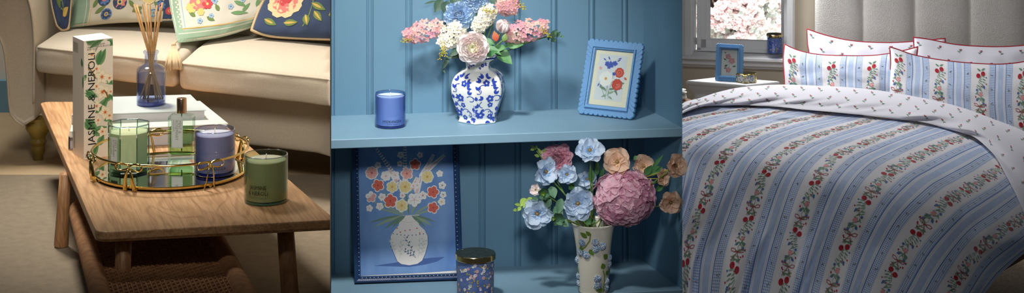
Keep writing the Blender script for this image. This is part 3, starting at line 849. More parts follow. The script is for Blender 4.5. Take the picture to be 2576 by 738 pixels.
# ---- room spray
c = G(457, 404, dT); u = c.y / F
r = thing('room_spray', 'rectangular green glass room spray bottle with a rose gold cap on the tray', 'bottle', c)
th0 = -.12
def cham(w, d, k): return [(-w + k, -d), (w - k, -d), (w, -d + k), (w, d - k), (w - k, d), (-w + k, d), (-w, d - k), (-w, -d + k)]
T = Matrix.Translation(c) @ Matrix.Rotation(th0, 4, 'Z')
def bottle(q, m, lv):
    vs = []; n = 8
    for (w, d, k, z) in lv:
        for (x, y) in cham(w, d, k): vs.append(V((x, y, z)))
    fs = [(j * n + i, j * n + (i + 1) % n, (j + 1) * n + (i + 1) % n, (j + 1) * n + i) for j in range(len(lv) - 1) for i in range(n)]
    fs += [tuple(range(n))[::-1], tuple(len(vs) - n + i for i in range(n))]
    q.add(vs, fs, m, False, T)
hh = 118 * u; w = 31.5 * u; d = .017
q = MB(); bottle(q, 'glass_green', [(w - .001, d - .001, .004, 0), (w, d, .0045, .001), (w, d, .0045, hh * .93), (w * .9, d * .9, .004, hh * .975), (w * .55, d * .7, .004, hh), (.008, .008, .003, hh * 1.01), (.008, .008, .003, hh * 1.03)]); q.build('glass_bottle', r)
q = MB(); bottle(q, 'liquid_green', [(w * .82, d * .75, .004, hh * .14), (w * .9, d * .8, .004, hh * .18), (w * .9, d * .8, .004, hh * .72), (.002, .002, .0005, hh * .722)]); q.build('fragrance_oil', r)
q = MB(); q.tube([T @ V((0, 0, hh * .2)), T @ V((0, 0, hh * 1.0))], .0012, 'label_grey', 6); q.build('dip_tube', r)
q = MB(); cr = 12.5 * u
q.lathe([(0, hh * 1.02), (cr, hh * 1.02), (cr, hh * 1.02 + 35 * u), (cr * .93, hh * 1.02 + 36.5 * u), (0, hh * 1.02 + 36.5 * u)], 'rosegold', 32, T, smooth=True); q.build('cap', r)
nn_ = V((sin(th0), -cos(th0), 0))
card_label(r, c, -.019, .0075, .032, .099, d + .0003, n=nn_, texts=[('MINT &', .0062, .0095), ('ROSEMARY', -.0012, .0095), ('ROOM SPRAY', -.0078, .0046)])
# ================================================================ THE BLUE CUPBOARD
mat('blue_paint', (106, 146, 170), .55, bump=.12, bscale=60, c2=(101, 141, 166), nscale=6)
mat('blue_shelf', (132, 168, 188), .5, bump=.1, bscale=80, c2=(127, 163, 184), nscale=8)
mat('frame_blue', (104, 152, 198), .45)
mat('art_navy', (38, 66, 108), .35, bump=.3, bscale=120)
mat('art_dot', (176, 196, 214), .4)
mat('ceramic', (240, 240, 234), .12, spec=.6)
mat('cobalt', (52, 78, 178), .18, spec=.6)
mat('cobalt_dark', (30, 50, 140), .2)
mat('canvas_blue', (128, 164, 212), .85, c2=(92, 132, 190), nscale=9, stretch=(2, 1, 1), detail=5, c2w=(.3, .7))
for n_, c_ in dict(paper=(240, 234, 208), paper_pale=(222, 226, 228), a_white=(244, 242, 236), a_coral=(220, 110, 92), a_pink=(236, 176, 168), a_yellow=(240, 222, 160), a_gold=(226, 170, 80),
                   a_green=(110, 140, 120), a_green2=(150, 172, 140), a_slate=(84, 104, 124), a_shadow=(70, 100, 160), a_dkblue=(60, 84, 150), a_red=(206, 76, 58), a_blue=(72, 96, 190), a_grey=(196, 204, 196), a_vase=(232, 226, 220)).items(): mat(n_, c_, .8)
mat('peony_white', (255, 250, 246), .7, trans=.35, c2=(254, 236, 236), nscale=30)
mat('peony_green', (250, 248, 222), .7, trans=.35)
mat('lilac_cream', (250, 242, 220), .7, trans=.3, c2=(250, 246, 236), nscale=60)
mat('lilac_pink', (244, 170, 188), .7, trans=.35, c2=(250, 216, 200), nscale=45)
mat('flower_blue', (196, 224, 250), .7, trans=.35, c2=(222, 238, 252), nscale=50)
mat('bud_red', (200, 78, 52), .6, c2=(140, 110, 60), nscale=60)
mat('seed', (190, 176, 60), .6)
mat('stem', (96, 138, 62), .6, c2=(120, 150, 70), nscale=40)
mat('leaf_green', (62, 118, 68), .5, c2=(96, 150, 92), nscale=40)
mat('leaf_dark', (48, 78, 62), .6, c2=(66, 98, 76), nscale=30)
mat('leaf_euca', (92, 132, 100), .6, c2=(68, 108, 80), nscale=40)
mat('lime', (160, 190, 90), .6)
mat('anemone_blue', (208, 228, 248), .7, trans=.35, c2=(222, 236, 250), nscale=40)
mat('anemone_heart', (172, 212, 246), .7, trans=.35)
mat('pollen', (70, 66, 60), .8, c2=(196, 160, 90), nscale=700)
mat('hydrangea_pink', (246, 200, 218), .75, trans=.35, c2=(250, 216, 228), nscale=40)
mat('hydrangea_mauve', (236, 180, 206), .75, trans=.35)
mat('dahlia_pink', (255, 224, 234), .75, trans=.35, c2=(248, 200, 214), nscale=40)
mat('peach', (252, 222, 196), .75, trans=.35, c2=(252, 222, 196), nscale=40)
mat('peach_deep', (250, 210, 170), .75)
mat('cream_ceramic', (236, 230, 212), .15, spec=.6)
mat('relief_blue', (120, 160, 204), .3, c2=(214, 224, 230), nscale=260, c2w=(.45, .55))
mat('relief_leaf', (104, 136, 52), .3)
mat('relief_stem', (130, 150, 70), .3)
mat('gold_lid', (150, 150, 120), .25, 1, bump=1.0, bscale=260, bdist=.004)
mat('gold_band', (226, 200, 140), .15, 1)
mat('jar_print', (112, 138, 196), .35, c2=(88, 112, 176), nscale=30)
mat('jar_label', (214, 174, 92), .4)
glass('frame_glass', (248, 250, 250), (220, 228, 230), .5)
glass('glass_sky', (226, 234, 250), (132, 160, 216))
mat('wax_sky', (226, 236, 248), .5)
D2, D3 = 1.0927, 1.457
Di2, Di3 = D2 - .0006, D3 - .0006
FLc, FRc, BLc, BRc = V((-.398, 4.80)), V((.3825, 4.918)), V((-.418, 5.042)), V((.3087, 5.1455))
def clip2(p):
    return V((max(p.x, -.08285 * p.y + .0008), p.y, p.z))
cup = thing('cupboard', 'blue painted cupboard with tongue and groove back and two open shelves', 'cupboard', V((-.02, 4.95, H - D3)))
# back panel: beaded boards
gx = [835, 932, 1030, 1122, 1214, 1304, 1396, 1491, 1574]
bdir = (BRc - BLc).normalized(); bn = V((-bdir.y, bdir.x))
if bn.y > 0: bn = -bn
def u_at(px):
    k = (px - CX) / F   # (BL + t d).x = k (BL + t d).y
    return (k * BLc.y - BLc.x) / (bdir.x - k * bdir.y)
L_ = (BRc - BLc).length
prof_ = [(-.06, 0)]
for x in gx:
    c_ = u_at(x)
    for du, dd in [(-.0095, 0), (-.0080, -.0032), (-.0062, -.0032), (-.0052, -.0006), (-.001, .0016), (.0032, -.0006), (.0042, -.0042), (.0056, -.0042), (.0068, 0)]:
        prof_.append((c_ + du, dd))
prof_ = [p for p in sorted(prof_) if p[0] < L_ + .002]
prof_.append((L_ + .01, 0))
ztop, zbot = H - .72, H - D3 - .05
q = MB(); q.clip = clip2
vs = []
for (uu, dd) in prof_:
    p = BLc + bdir * uu + bn * dd; vs += [V((p.x, p.y, zbot)), V((p.x, p.y, ztop))]
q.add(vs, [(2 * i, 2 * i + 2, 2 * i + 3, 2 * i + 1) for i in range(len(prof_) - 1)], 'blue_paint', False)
p, p2 = BLc - bn * .012 - bdir * .05, BRc - bn * .012 + bdir * .03
q.add([V((p.x, p.y, zbot)), V((p2.x, p2.y, zbot)), V((p2.x, p2.y, ztop)), V((p.x, p.y, ztop))], [(0, 3, 2, 1)], 'blue_paint', False)
q.build('back_panel', cup)
def shelf(D, th):
    q = MB(); q.clip = clip2
    z = H - D; be = .0015
    A0, A1, A2, A3 = FLc - V((.02, 0)), FRc, BRc + V((0, .002)), BLc + V((-.02, .002))
    fd = (FRc - FLc).normalized(); fn = V((fd.y, -fd.x))
    lv = []
    for dz, o in [(0, -be), (-be, 0), (-th + be, 0), (-th, -be)]:
        lv += [V((A0.x + fn.x * o, A0.y + fn.y * o, z + dz)), V((A1.x + fn.x * o, A1.y + fn.y * o, z + dz))]
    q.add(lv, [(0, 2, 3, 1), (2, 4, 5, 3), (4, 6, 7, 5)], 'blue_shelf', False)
    t = [V((A3.x, A3.y, z)), V((A2.x, A2.y, z)), V((A3.x, A3.y, z - th)), V((A2.x, A2.y, z - th))]
    q.add([lv[0], lv[1], t[1], t[0]], [(0, 1, 2, 3)], 'blue_shelf', False)
    q.add([lv[6], lv[7], t[3], t[2]], [(0, 3, 2, 1)], 'blue_shelf', False)
    q.build('shelf', cup)
shelf(D2, .0205); shelf(D3, .0205)
q = MB()
sd = (BRc - FRc).normalized(); ou = V((sd.y, -sd.x)) * .0006
ou = V((.0004, 0))
th_ = .018
pA = [FRc, FRc + V((.0006, -.0002)), BRc + V((th_ + .004, .012)), BRc + V((0, .002))]
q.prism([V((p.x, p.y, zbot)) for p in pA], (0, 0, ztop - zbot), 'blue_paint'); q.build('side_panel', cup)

# ---- blue candle on the shelf
c = G(982, 317, Di2)
candle('candle', 'small blue glass candle with white wax on the upper shelf', 'candle', c, .0346, 0.0745, 'glass_sky', 'blue_base', 'wax_sky', None, wax_top=.92, lines=[('HYDRANGEA', 0, .0082, 1), ('SCENTED CANDLE', -.0066, .0030, 1.3)], lang=-1.40, lz=.22, wk=.007)

# ---- hexagonal ginger jar
c = G(1203, 303, Di2); u = c.y / F; vase_c = c
r = thing('vase', 'hexagonal white vase with cobalt blue flowers on the upper shelf', 'vase', c)
prof = [(0, 0), (47, 0), (50, 2), (50, 7), (47, 9), (52, 22), (60, 45), (67, 68), (69, 86), (66, 104), (58, 117), (45, 126), (34, 130), (31, 134), (31, 140), (32, 147), (36, 152), (46, 158), (49, 162), (47, 163), (40, 158), (30, 150), (27, 140), (27, 132), (40, 120), (50, 90), (40, 20), (0, 10)]
prof_out = prof[:19]
A6 = -pi / 2 - .13
def hexk(a, z=None):
    t = ((a - A6) % (pi / 3)) - pi / 6
    k = cos(pi / 6) / cos(t)
    return lerp(k, 1, .12) * 1.06
def vrad(z):
    for i in range(1, len(prof_out)):
        if prof_out[i][1] * u >= z: 
            a, b_ = prof_out[i - 1], prof_out[i]; t = (z / u - a[1]) / ((b_[1] - a[1]) or 1); return lerp(a[0], b_[0], max(0, min(1, t))) * u
    return prof_out[-1][0] * u
def smooth_prof(pr):
    f = polyf(pr); n = 90; return [(max(0, f(i / n).x), f(i / n).y) for i in range(n + 1)]
sp = smooth_prof(prof)
q = MB(); q.lathe([(a * u, z * u) for a, z in sp], 'ceramic', 96, Matrix.Translation(c), rf=hexk)
q.tube([c + V((cos(2 * pi * i / 72) * 48.6 * u * hexk(2 * pi * i / 72), sin(2 * pi * i / 72) * 48.6 * u * hexk(2 * pi * i / 72), 162 * u)) for i in range(72)], .0017, 'cobalt_dark', 6, closed=True)
def vmap_face(a0):
    def f(x, y, h):
        z = max(.002, y * u); R_ = vr_tab(z); a = a0 + x * u / max(R_, .02)
        rr = R_ * hexk(a) + h
        return c + V((cos(a) * rr, sin(a) * rr, z))
    return f
tab = []
for a_, z_ in sp:
    if tab and z_ <= tab[-1][1] : 
        if len(tab) > 30: break
        continue
    tab.append((a_, z_))
def vr_tab(z):
    z = z / u
    for i in range(1, len(tab)):
        if tab[i][1] >= z:
            t = (z - tab[i - 1][1]) / ((tab[i][1] - tab[i - 1][1]) or 1); return lerp(tab[i - 1][0], tab[i][0], t) * u
    return tab[-1][0] * u
def vflower(A, x, y, r, rot=0):
    A.round_flower(x, y, r, 5, 'cobalt', None, 1, rot, gap=.6); A.disc(x, y, r * .26, 'ceramic', 2, 8)
    for i in range(4): A.disc(x + cos(i * 1.57 + rot) * r * .11, y + sin(i * 1.57 + rot) * r * .11, r * .05, 'cobalt', 3, 5)
def vleafs(A, x, y, a, n=2, L=11, w=3):
    for i in range(n): A.leaf(x, y, a + (i - (n - 1) / 2) * .9, L, w, 'cobalt', 0)
for fi in range(-2, 3):
    A = Art(); k = fi % 2
    for (x, y, rr, rot) in [(-2, 104, 7.5, .3), (6, 66, 8.5, .6), (-12, 24, 8.5, .2), (10, 20, 6, .8), (8, 50, 6, .5)] if k == 0 else [(4, 102, 7.5, .1), (-6, 66, 9, .4), (-2, 48, 6, .9), (-18, 26, 8, .5), (-4, 16, 6, .2)]:
        vflower(A, x, y, rr * 1.12, rot)
    for (x, y, a, n) in [(-10, 66, 2.8, 2), (14, 90, .6, 2), (12, 104, .2, 3), (-14, 108, 2.6, 2), (18, 76, 1.2, 2), (-20, 44, 2.2, 2), (22, 34, .4, 3), (20, 26, -.4, 1), (-22, 16, 3.9, 2), (-6, 40, 4.0, 1), (-22, 88, 1.6, 2), (0, 116, .4, 2), (-6, 116, 2.4, 2), (2, 8, -.9, 2), (-24, 62, 1.9, 1)]:
        vleafs(A, x, y, a, n, 12, 3.2)
    for (x, y, a, L, t) in [(10, 98, .2, 26, -2.6), (-10, 100, 2.9, 24, 2.4), (14, 70, .9, 24, -2.2), (20, 60, -.6, 22, 3.4), (-14, 58, 3.6, 20, 2.5), (-6, 34, 1.2, 30, -3.0), (6, 32, .7, 26, -3.6), (-24, 80, -.8, 16, 3), (14, 10, .6, 18, 2.6)]:
        A.curve(x, y, a, L, t, 1.7, 'cobalt', 0)
        A.disc(x, y, 1.5, 'cobalt', 1, 6)
    A.items = [([(p[0] * 1.16, 62 + (p[1] - 62) * 1.02) for p in poly], m, l) for poly, m, l in A.items]
    q.art(A, vmap_face(A6 + pi / 6 + fi * pi / 3 + 0), h0=.0004, dl=.0001)
    A = Art(); vflower(A, 0, 143, 5); vleafs(A, 6, 145, .4, 3, 7, 2); vleafs(A, -5, 138, 3.7, 2, 6, 2)
    q.art(A, vmap_face(A6 + pi / 6 + fi * pi / 3), h0=.0006, dl=.0001)
q.build('jar_body', r)

# ---- bouquet of the hexagonal vase: each stem is its own thing
vrim = c + V((0, 0, 150 * u))
BG = 'flowers in the blue and white vase'
def stemmed(name, label, cat, head, mouth, group, r_=.0016, bend=None, m='stem'):
    foot = mouth + V((random.uniform(-.006, .006), random.uniform(-.006, .006), -.06))
    t = thing(name, label, cat, foot, group)
    q = MB(); mid = (mouth + V(head)) / 2 + (V(bend) if bend else V((0, .006, .004)))
    f = [foot, mouth, mid, V(head)]
    pts = []
    for i in range(13):
        s = i / 12; a = [(1 - s) ** 3, 3 * s * (1 - s) ** 2, 3 * s * s * (1 - s), s ** 3]; pts.append(sum((p * w_ for p, w_ in zip(f, a)), V((0, 0, 0))))
    q.tube(pts, r_, m, 6); q.build('stem', t)
    return t
def mouth(dx=0, dy=0): return vrim + V((dx, dy, .004))
def peony(px, py, dz, rpx, label, n=V((0, -1, .25)), open_=1, m='peony_white'):
    hp = P(px, py, c.y + dz); rr = rpx * hp.y / F
    t = stemmed('peony', label, 'flower', hp + V((0, .02, -.01)), mouth(random.uniform(-.015, .015), -.01), BG)
    q = MB()
    T = XF(hp, n)
    rings_ = [(8, 1.0, .05, .12), (8, .95, .22, .16), (8, .86, .40, .22), (7, .74, .60, .3), (7, .6, .8, .4), (6, .46, 1.0, .5)] if open_ else [(5, .95, 1.25, .2), (5, .95, 1.38, .1), (4, .9, 1.45, .05)]
    for i, (nn, k, tilt, crl) in enumerate(rings_):
        petals(q, T, nn, rr * k * (1.0 if open_ else 1.4), m if i < 5 or not open_ else 'peony_green', .45, .60 if open_ else .55, crl if open_ else .12, tilt, i * .39, 8, 8, rip=.30 if open_ else .1, seed=i * 9 + px)
    if open_:
        for k in range(40):
            a = k * 2.4; d_ = sqrt(k / 40) * .55
            T2 = T @ Matrix.Translation(V((cos(a) * d_ * rr, sin(a) * d_ * rr, rr * (.42 - .25 * d_)))) @ Matrix.Rotation(a, 4, 'Z') @ Matrix.Rotation(-1.0 + .3 * random.random(), 4, 'Y')
            petals(q, T2, 1, rr * .42, 'peony_green' if d_ < .2 else m, .7, .55, .25, 0, 0, 4, 4, .3, k)
    q.build('petals', t)
    return t, hp, rr, T
def lilac(p0, p1, wpx, m, label, dz=0, seeds=None, n=70, group=BG, fr=.0078, name='lilac_spray'):
    random.seed(int(p0[0] * 3 + p1[1]))
    a_ = P(p0[0], p0[1], c.y + dz); b_ = P(p1[0], p1[1], c.y + dz - .01); w = wpx * a_.y / F
    t = stemmed(name, label, 'flower', a_ + (b_ - a_) * .15 + V((0, .01, 0)), mouth(), group)
    q = MB(); ax = b_ - a_; st = MB()
    st.tube([a_, a_ + ax * .95], .0012, 'stem', 5)
    axn = ax.normalized(); s1 = axn.cross(V((0, 1, 0))).normalized(); s2 = axn.cross(s1)
    for k in range(n):
        f = (k + .5) / n; a = k * 2.39996
        wr = w * (sin(pi * (.16 + .72 * (1 - f))) ** .8) * (1 - .35 * f)
        d = s1 * cos(a) + s2 * sin(a)
        if d.y > .55: continue
        p = a_ + ax * f + d * wr * random.uniform(.7, 1.05)
        nd = (d + axn * (.5 * f) + V((0, -.35, 0)) + V((random.uniform(-.4, .4), random.uniform(-.3, .3), random.uniform(-.4, .4)))).normalized()
        floret(q, XF(p, nd, random.uniform(0, 6)), 4, fr * random.uniform(.85, 1.2), m, 'seed' if k % 3 else None, .15, .42, .15)
    q.build('florets', t); st.build('spike', t)
    if seeds:
        sd = MB()
        for (x0, y0, x1, y1) in seeds:
            A0 = P(x0, y0, c.y + dz - .03); A1 = P(x1, y1, c.y + dz - .035); dd = (A1 - A0); sd.tube([A0, A1], .0007, 'seed', 5)
            for k in range(16):
                f = (k + 1) / 16; o = V((sin(k * 2.4) * .0055, cos(k * 1.7) * .003, cos(k * 2.4) * .0055)) * (1.2 - f * .5)
                sd.tube([A0 + dd * f, A0 + dd * f + o], .0004, 'seed', 4); sd.sphere(A0 + dd * f + o, .0014, 'seed', 6, 4)
        sd.build('seed_cluster', t, label='yellow green seed cluster')
    return t
def dahlia(px, py, dz, rpx, m, label, n=V((0, -1, .35)), group=BG, mo=None, layers=7, cc_=c, pw=.30, name='chrysanthemum'):
    hp = P(px, py, cc_.y + dz); rr = rpx * hp.y / F
    t = stemmed(name, label, 'flower', hp + V((0, .02, -.01)), mo or mouth(), group)
    q = MB(); T = XF(hp, n)
    for i in range(layers):
        f = i / (layers - 1)
        n_p = int(20 - 11 * f)
        for k in range(n_p):
            Tj = T @ Matrix.Translation(V((0, 0, rr * .12 * f))) @ Matrix.Rotation(random.uniform(-.12, .12), 4, 'X')
            petals(q, Tj, 1, rr * (1.05 - .55 * f) * random.uniform(.86, 1.06), m, .5, pw * (1 - .1 * f), .35, lerp(-.1, 1.25, f) + random.uniform(-.12, .12), i * .21 + 2 * pi * (k + random.uniform(-.25, .25)) / n_p, 4, 6, .14, i * 5 + px + k)
    q.build('petals', t); return t
dahlia(1197, -6, .01, 34, 'flower_blue', 'pale blue pompom flower cut by the top of the picture', n=V((0, -1, -.2)))
dahlia(1155, 40, .0, 36, 'flower_blue', 'pale blue pompom flower left of centre in the bouquet')
lilac((1112, 66), (1018, 92), 30, 'lilac_pink', 'long pink lilac spray reaching left towards the blue candle', -.005, [(1036, 98, 1012, 104)], 80)
lilac((1258, 0), (1300, 26), 34, 'lilac_pink', 'pink lilac spray at the top right of the bouquet', .02, [(1308, 10, 1320, 22)], 70)
lilac((1272, 92), (1378, 66), 34, 'lilac_pink', 'pink lilac spray reaching right with yellow green seeds', -.02, [(1362, 74, 1384, 92)], 90)
lilac((1240, 20), (1196, 78), 27, 'lilac_cream', 'cream lilac spray above the white peony', -.015, [(1214, 24, 1246, 30)], 76)
lilac((1160, 66), (1112, 118), 34, 'lilac_cream', 'cream lilac spray left of the white peony', -.03, [(1118, 112, 1106, 150), (1112, 122, 1122, 142)], 90)
t_, hp, rr, T = peony(1190, 121, -.075, 42, 'large open white peony at the front of the bouquet')
t_, hp, rr, T = peony(1259, 78, -.05, 25, 'closed white peony bud with red sepals right of centre', V((.35, -.5, .8)), 0)
q = MB()
for (dx, dy, L_, wd, mm) in [(-8, 14, 26, 9, 'bud_red'), (10, 16, 20, 7, 'stem')]:
    leaf3(q, P(1259 + dx - 2, 78 + 26, hp.y - .028), V((dx * .03, -.1, 1)), L_ * hp.y / F, wd * hp.y / F, mm, up=V((0, 1, 0)), droop=-.3)
q.build('sepals', t_, label='red and green sepals')
def leafstem(name, label, head, leaves, m, group=BG, mo=None, cc_=c, r_=.0014, droop=.25):
    hp = P(head[0], head[1], cc_.y + head[2])
    t = stemmed(name, label, 'leaves', hp, mo or mouth(), group, r_)
    for (x0, y0, x1, y1, w_, dz) in leaves:
        A0 = P(x0, y0, cc_.y + head[2] + dz); A1 = P(x1, y1, cc_.y + head[2] + dz - .012)
        q = MB(); leaf3(q, A0, A1 - A0, (A1 - A0).length, w_ * A0.y / F, m, up=V((.25, -1, .45)), droop=droop * .3); q.build('leaf', t)
    return t
leafstem('leaf_sprig', 'dark round leaf sprig at the top left of the bouquet', (1110, 8, .03), [(1112, 0, 1094, 30, 14, 0), (1126, 4, 1118, 36, 15, -.005), (1096, 2, 1066, 10, 3, 0), (1104, 12, 1092, 32, 3, 0), (1150, -4, 1172, 16, 10, 0), (1232, 0, 1262, 8, 8, 0), (1136, -8, 1150, 16, 11, 0)], 'leaf_dark')
leafstem('leaf_sprig', 'broad green leaf sprig hanging right of the peony', (1240, 132, -.045), [(1232, 126, 1280, 116, 9, -.01), (1248, 122, 1290, 162, 16, 0), (1226, 116, 1262, 138, 8, -.015), (1222, 140, 1252, 128, 7, -.02), (1272, 108, 1318, 112, 14, .02), (1300, 116, 1322, 104, 8, .025), (1216, 100, 1246, 112, 9, .03)], 'leaf_green')
leafstem('leaf_sprig', 'long dark strap leaf sprig drooping left of the peony', (1150, 138, -.035), [(1168, 138, 1118, 145, 6, 0), (1130, 142, 1112, 176, 6, 0), (1154, 126, 1130, 140, 8, -.01), (1158, 108, 1140, 134, 9, .01), (1112, 172, 1120, 184, 3, 0)], 'leaf_dark', droop=.6)
leafstem('eucalyptus_sprig', 'small eucalyptus sprig at the far right tip of the bouquet', (1392, 88, .01), [(1384, 96, 1402, 74, 8, 0), (1388, 98, 1398, 106, 7, 0), (1382, 98, 1376, 92, 6, 0), (1400, 92, 1410, 80, 5, 0), (1402, 94, 1402, 82, 4, 0), (1410, 92, 1420, 92, 4, 0)], 'leaf_euca')

# ---- scalloped picture frame (shared by both rooms)
def scallop_frame(name, label, cor, nx, ny, rim, inner, thick, artf, lip=.006, group=None, scal=None, glassm='frame_glass', mat_w=None):
    """cor: TL, TR, BR, BL 3D corners of the outer front face"""
    TL, TR, BR, BL = cor
    TR = TL + BR - BL
    W_ = ((TR - TL).length + (BR - BL).length) / 2; Hh_ = ((TL - BL).length + (TR - BR).length) / 2
    r = thing(name, label, 'picture frame', (BL + BR) / 2, group)
    nrm = (BR - BL).cross(TL - BL).normalized()
    if nrm.y > 0: nrm = -nrm
    def m3(x, y, h=0):
        s, t = x / W_, y / Hh_
        return (BL * (1 - s) + BR * s) * (1 - t) + (TL * (1 - s) + TR * s) * t + nrm * h
    sr = W_ / nx / 2
    out = []
    def side(p0, p1, n):
        for i in range(n):
            for k in range(8):
                a = pi * k / 8
                cx_ = lerp(p0[0], p1[0], (i + .5) / n); cy_ = lerp(p0[1], p1[1], (i + .5) / n)
                dx, dy = (p1[0] - p0[0]) / n / 2, (p1[1] - p0[1]) / n / 2
                nx_, ny_ = dy, -dx
                out.append((cx_ - dx * cos(a) + nx_ * sin(a) * .75, cy_ - dy * cos(a) + ny_ * sin(a) * .75))
    o_ = sr * .75
    c4 = [(o_, o_), (W_ - o_, o_), (W_ - o_, Hh_ - o_), (o_, Hh_ - o_)]
    side(c4[0], c4[1], nx); side(c4[1], c4[2], ny); side(c4[2], c4[3], nx); side(c4[3], c4[0], ny)
    cx_, cy_ = W_ / 2, Hh_ / 2
    def rectproj(p, x0, y0, x1, y1):
        # nearest scaling of p onto the rectangle
        dx, dy = p[0] - cx_, p[1] - cy_
        k = min((x1 - x0) / 2 / abs(dx) if abs(dx) > 1e-9 else 1e9, (y1 - y0) / 2 / abs(dy) if abs(dy) > 1e-9 else 1e9)
        return (cx_ + dx * k, cy_ + dy * k)
    rings = [([(p[0], p[1]) for p in out], -thick), ([(p[0], p[1]) for p in out], -.0015), ([(cx_ + (p[0] - cx_) * .985, cy_ + (p[1] - cy_) * .985) for p in out], 0)]
    for d_, h_ in [(rim, 0), (rim + .0004, lip), (rim + inner * .3, lip), (rim + inner * .35, lip * .35), (rim + inner * .75, lip * .2), (rim + inner * .8, -.001), (rim + inner, -.003)]:
        rings.append(([rectproj(p, d_, d_, W_ - d_, Hh_ - d_) for p in out], h_))
    q = MB(); n_ = len(out); vs = []
    for pts, h_ in rings: vs += [m3(x, y, h_) for x, y in pts]
    fs = [(j * n_ + i, j * n_ + (i + 1) % n_, (j + 1) * n_ + (i + 1) % n_, (j + 1) * n_ + i) for j in range(len(rings) - 1) for i in range(n_)]
    q.add(vs, fs, 'frame_blue', False)
    q.add([m3(x, y, -thick) for x, y in out], [list(range(n_))[::-1]], 'frame_blue', False)
    q.build('scalloped_border', r)
    d_ = rim + inner
    q = MB(); pa = [m3(d_ - .001, d_ - .001, -.0045), m3(W_ - d_ + .001, d_ - .001, -.0045), m3(W_ - d_ + .001, Hh_ - d_ + .001, -.0045), m3(d_ - .001, Hh_ - d_ + .001, -.0045)]
    q.prism(pa, -nrm * .001, mat_w or 'paper'); A = Art(); artf(A, d_, d_, W_ - d_, Hh_ - d_)
    q.art(A, lambda x, y, h: m3(x, y, -.0045 + h), h0=.0002, dl=.00005); q.build('botanical_print', r)
    q = MB(); q.prism([p + nrm * .0022 for p in pa], nrm * .0006, glassm); q.build('glass_pane', r)
    # easel strut behind
    q = MB(); s0 = m3(W_ * .5, Hh_ * .6, -thick); s1 = m3(W_ * .5, 0, -thick) - nrm * .0 ; s1 = V((s1.x - nrm.x * .035, s1.y - nrm.y * .035, BL.z))
    wv_ = (BR - BL).normalized() * .012
    q.prism([s0 - wv_, s0 + wv_, s1 + wv_ * 1.6, s1 - wv_ * 1.6], -nrm * .002, 'frame_blue'); q.build('easel_strut', r)
    return r
BL_ = G(1450, 286, D2 - .0028); BR_ = G(1593, 302, D2 - .0028)
def art1(A, x0, y0, x1, y1):
    w, h = x1 - x0, y1 - y0
    X = lambda s: x0 + s * w; Y = lambda t: y0 + t * h
    A.poly([(X(.11), Y(.1)), (X(.86), Y(.1)), (X(.86), Y(.93)), (X(.11), Y(.93))], 'paper_pale', 0)
    k = w
    for (s, t, a, L) in [(.42, .12, 1.5, .38), (.50, .13, 1.7, .5), (.46, .18, 1.3, .55), (.40, .15, 2.0, .3)]: A.curve(X(s), Y(t), a, L * k, .2, .012 * k, 'a_green', 1)
    for (s, t, a, L, w_) in [(.44, .26, 2.6, .22, .03), (.40, .30, 2.9, .2, .03), (.46, .22, .4, .2, .03), (.48, .30, .2, .18, .03), (.62, .30, -.7, .16, .022), (.66, .32, -1.2, .18, .02), (.64, .34, -.2, .16, .02), (.56, .34, 1.0, .14, .05), (.74, .42, .2, .14, .03), (.30, .3, 2.2, .14, .03), (.72, .38, -.5, .14, .03), (.50, .18, -.6, .14, .025), (.44, .2, 3.6, .16, .025)]:
        A.leaf(X(s), Y(t), a, L * k, w_ * k, 'a_green' if t > .28 else 'a_green2', 1)
    def fl(s, t, r, n, cm, cc2, l=2): A.round_flower(X(s), Y(t), r * k, n, cm, cc2, l, s * 7)
    fl(.36, .49, .19, 12, 'a_white', None); fl(.36, .49, .15, 9, 'a_white', 'a_gold', 3)
    for sdx in range(3): fl(.68, .40, .15 - sdx * .045, 9, 'a_red' if sdx != 1 else 'a_coral', None, 2 + sdx)
    for sdx in range(3): fl(.70, .62, .13 - sdx * .04, 9, 'a_red' if sdx != 1 else 'a_coral', None, 2 + sdx)
    for (s, t, r) in [(.34, .76, .07), (.44, .75, .09), (.54, .78, .07), (.40, .71, .06), (.56, .59, .05)]: fl(s, t, r, 5, 'a_blue', 'a_dkblue')
    for (s, t, a) in [(.3, .82, 2.6), (.4, .84, 2.2), (.6, .82, .5), (.62, .86, .4), (.56, .74, .8), (.1 + .1, .4, 4.4)]: A.curve(X(s) - .05 * k * cos(a), Y(t) - .05 * k * sin(a), a, .1 * k, 0, .008 * k, 'a_green', 1); A.leaf(X(s), Y(t), a, .1 * k, .018 * k, 'a_blue', 2)
    A.leaf(X(.84), Y(.54), 2.6, -.1 * k, .03 * k, 'a_coral', 2); A.leaf(X(.2), Y(.64), 2.0, .1 * k, .04 * k, 'a_pink', 2)
scallop_frame('picture_frame', 'blue scalloped photo frame with a flower print on the upper shelf', [P(1479, 95, BL_.y + .042), P(1620, 102, BR_.y + .042), BR_, BL_], 11, 15, .0165, .0085, .008, art1)

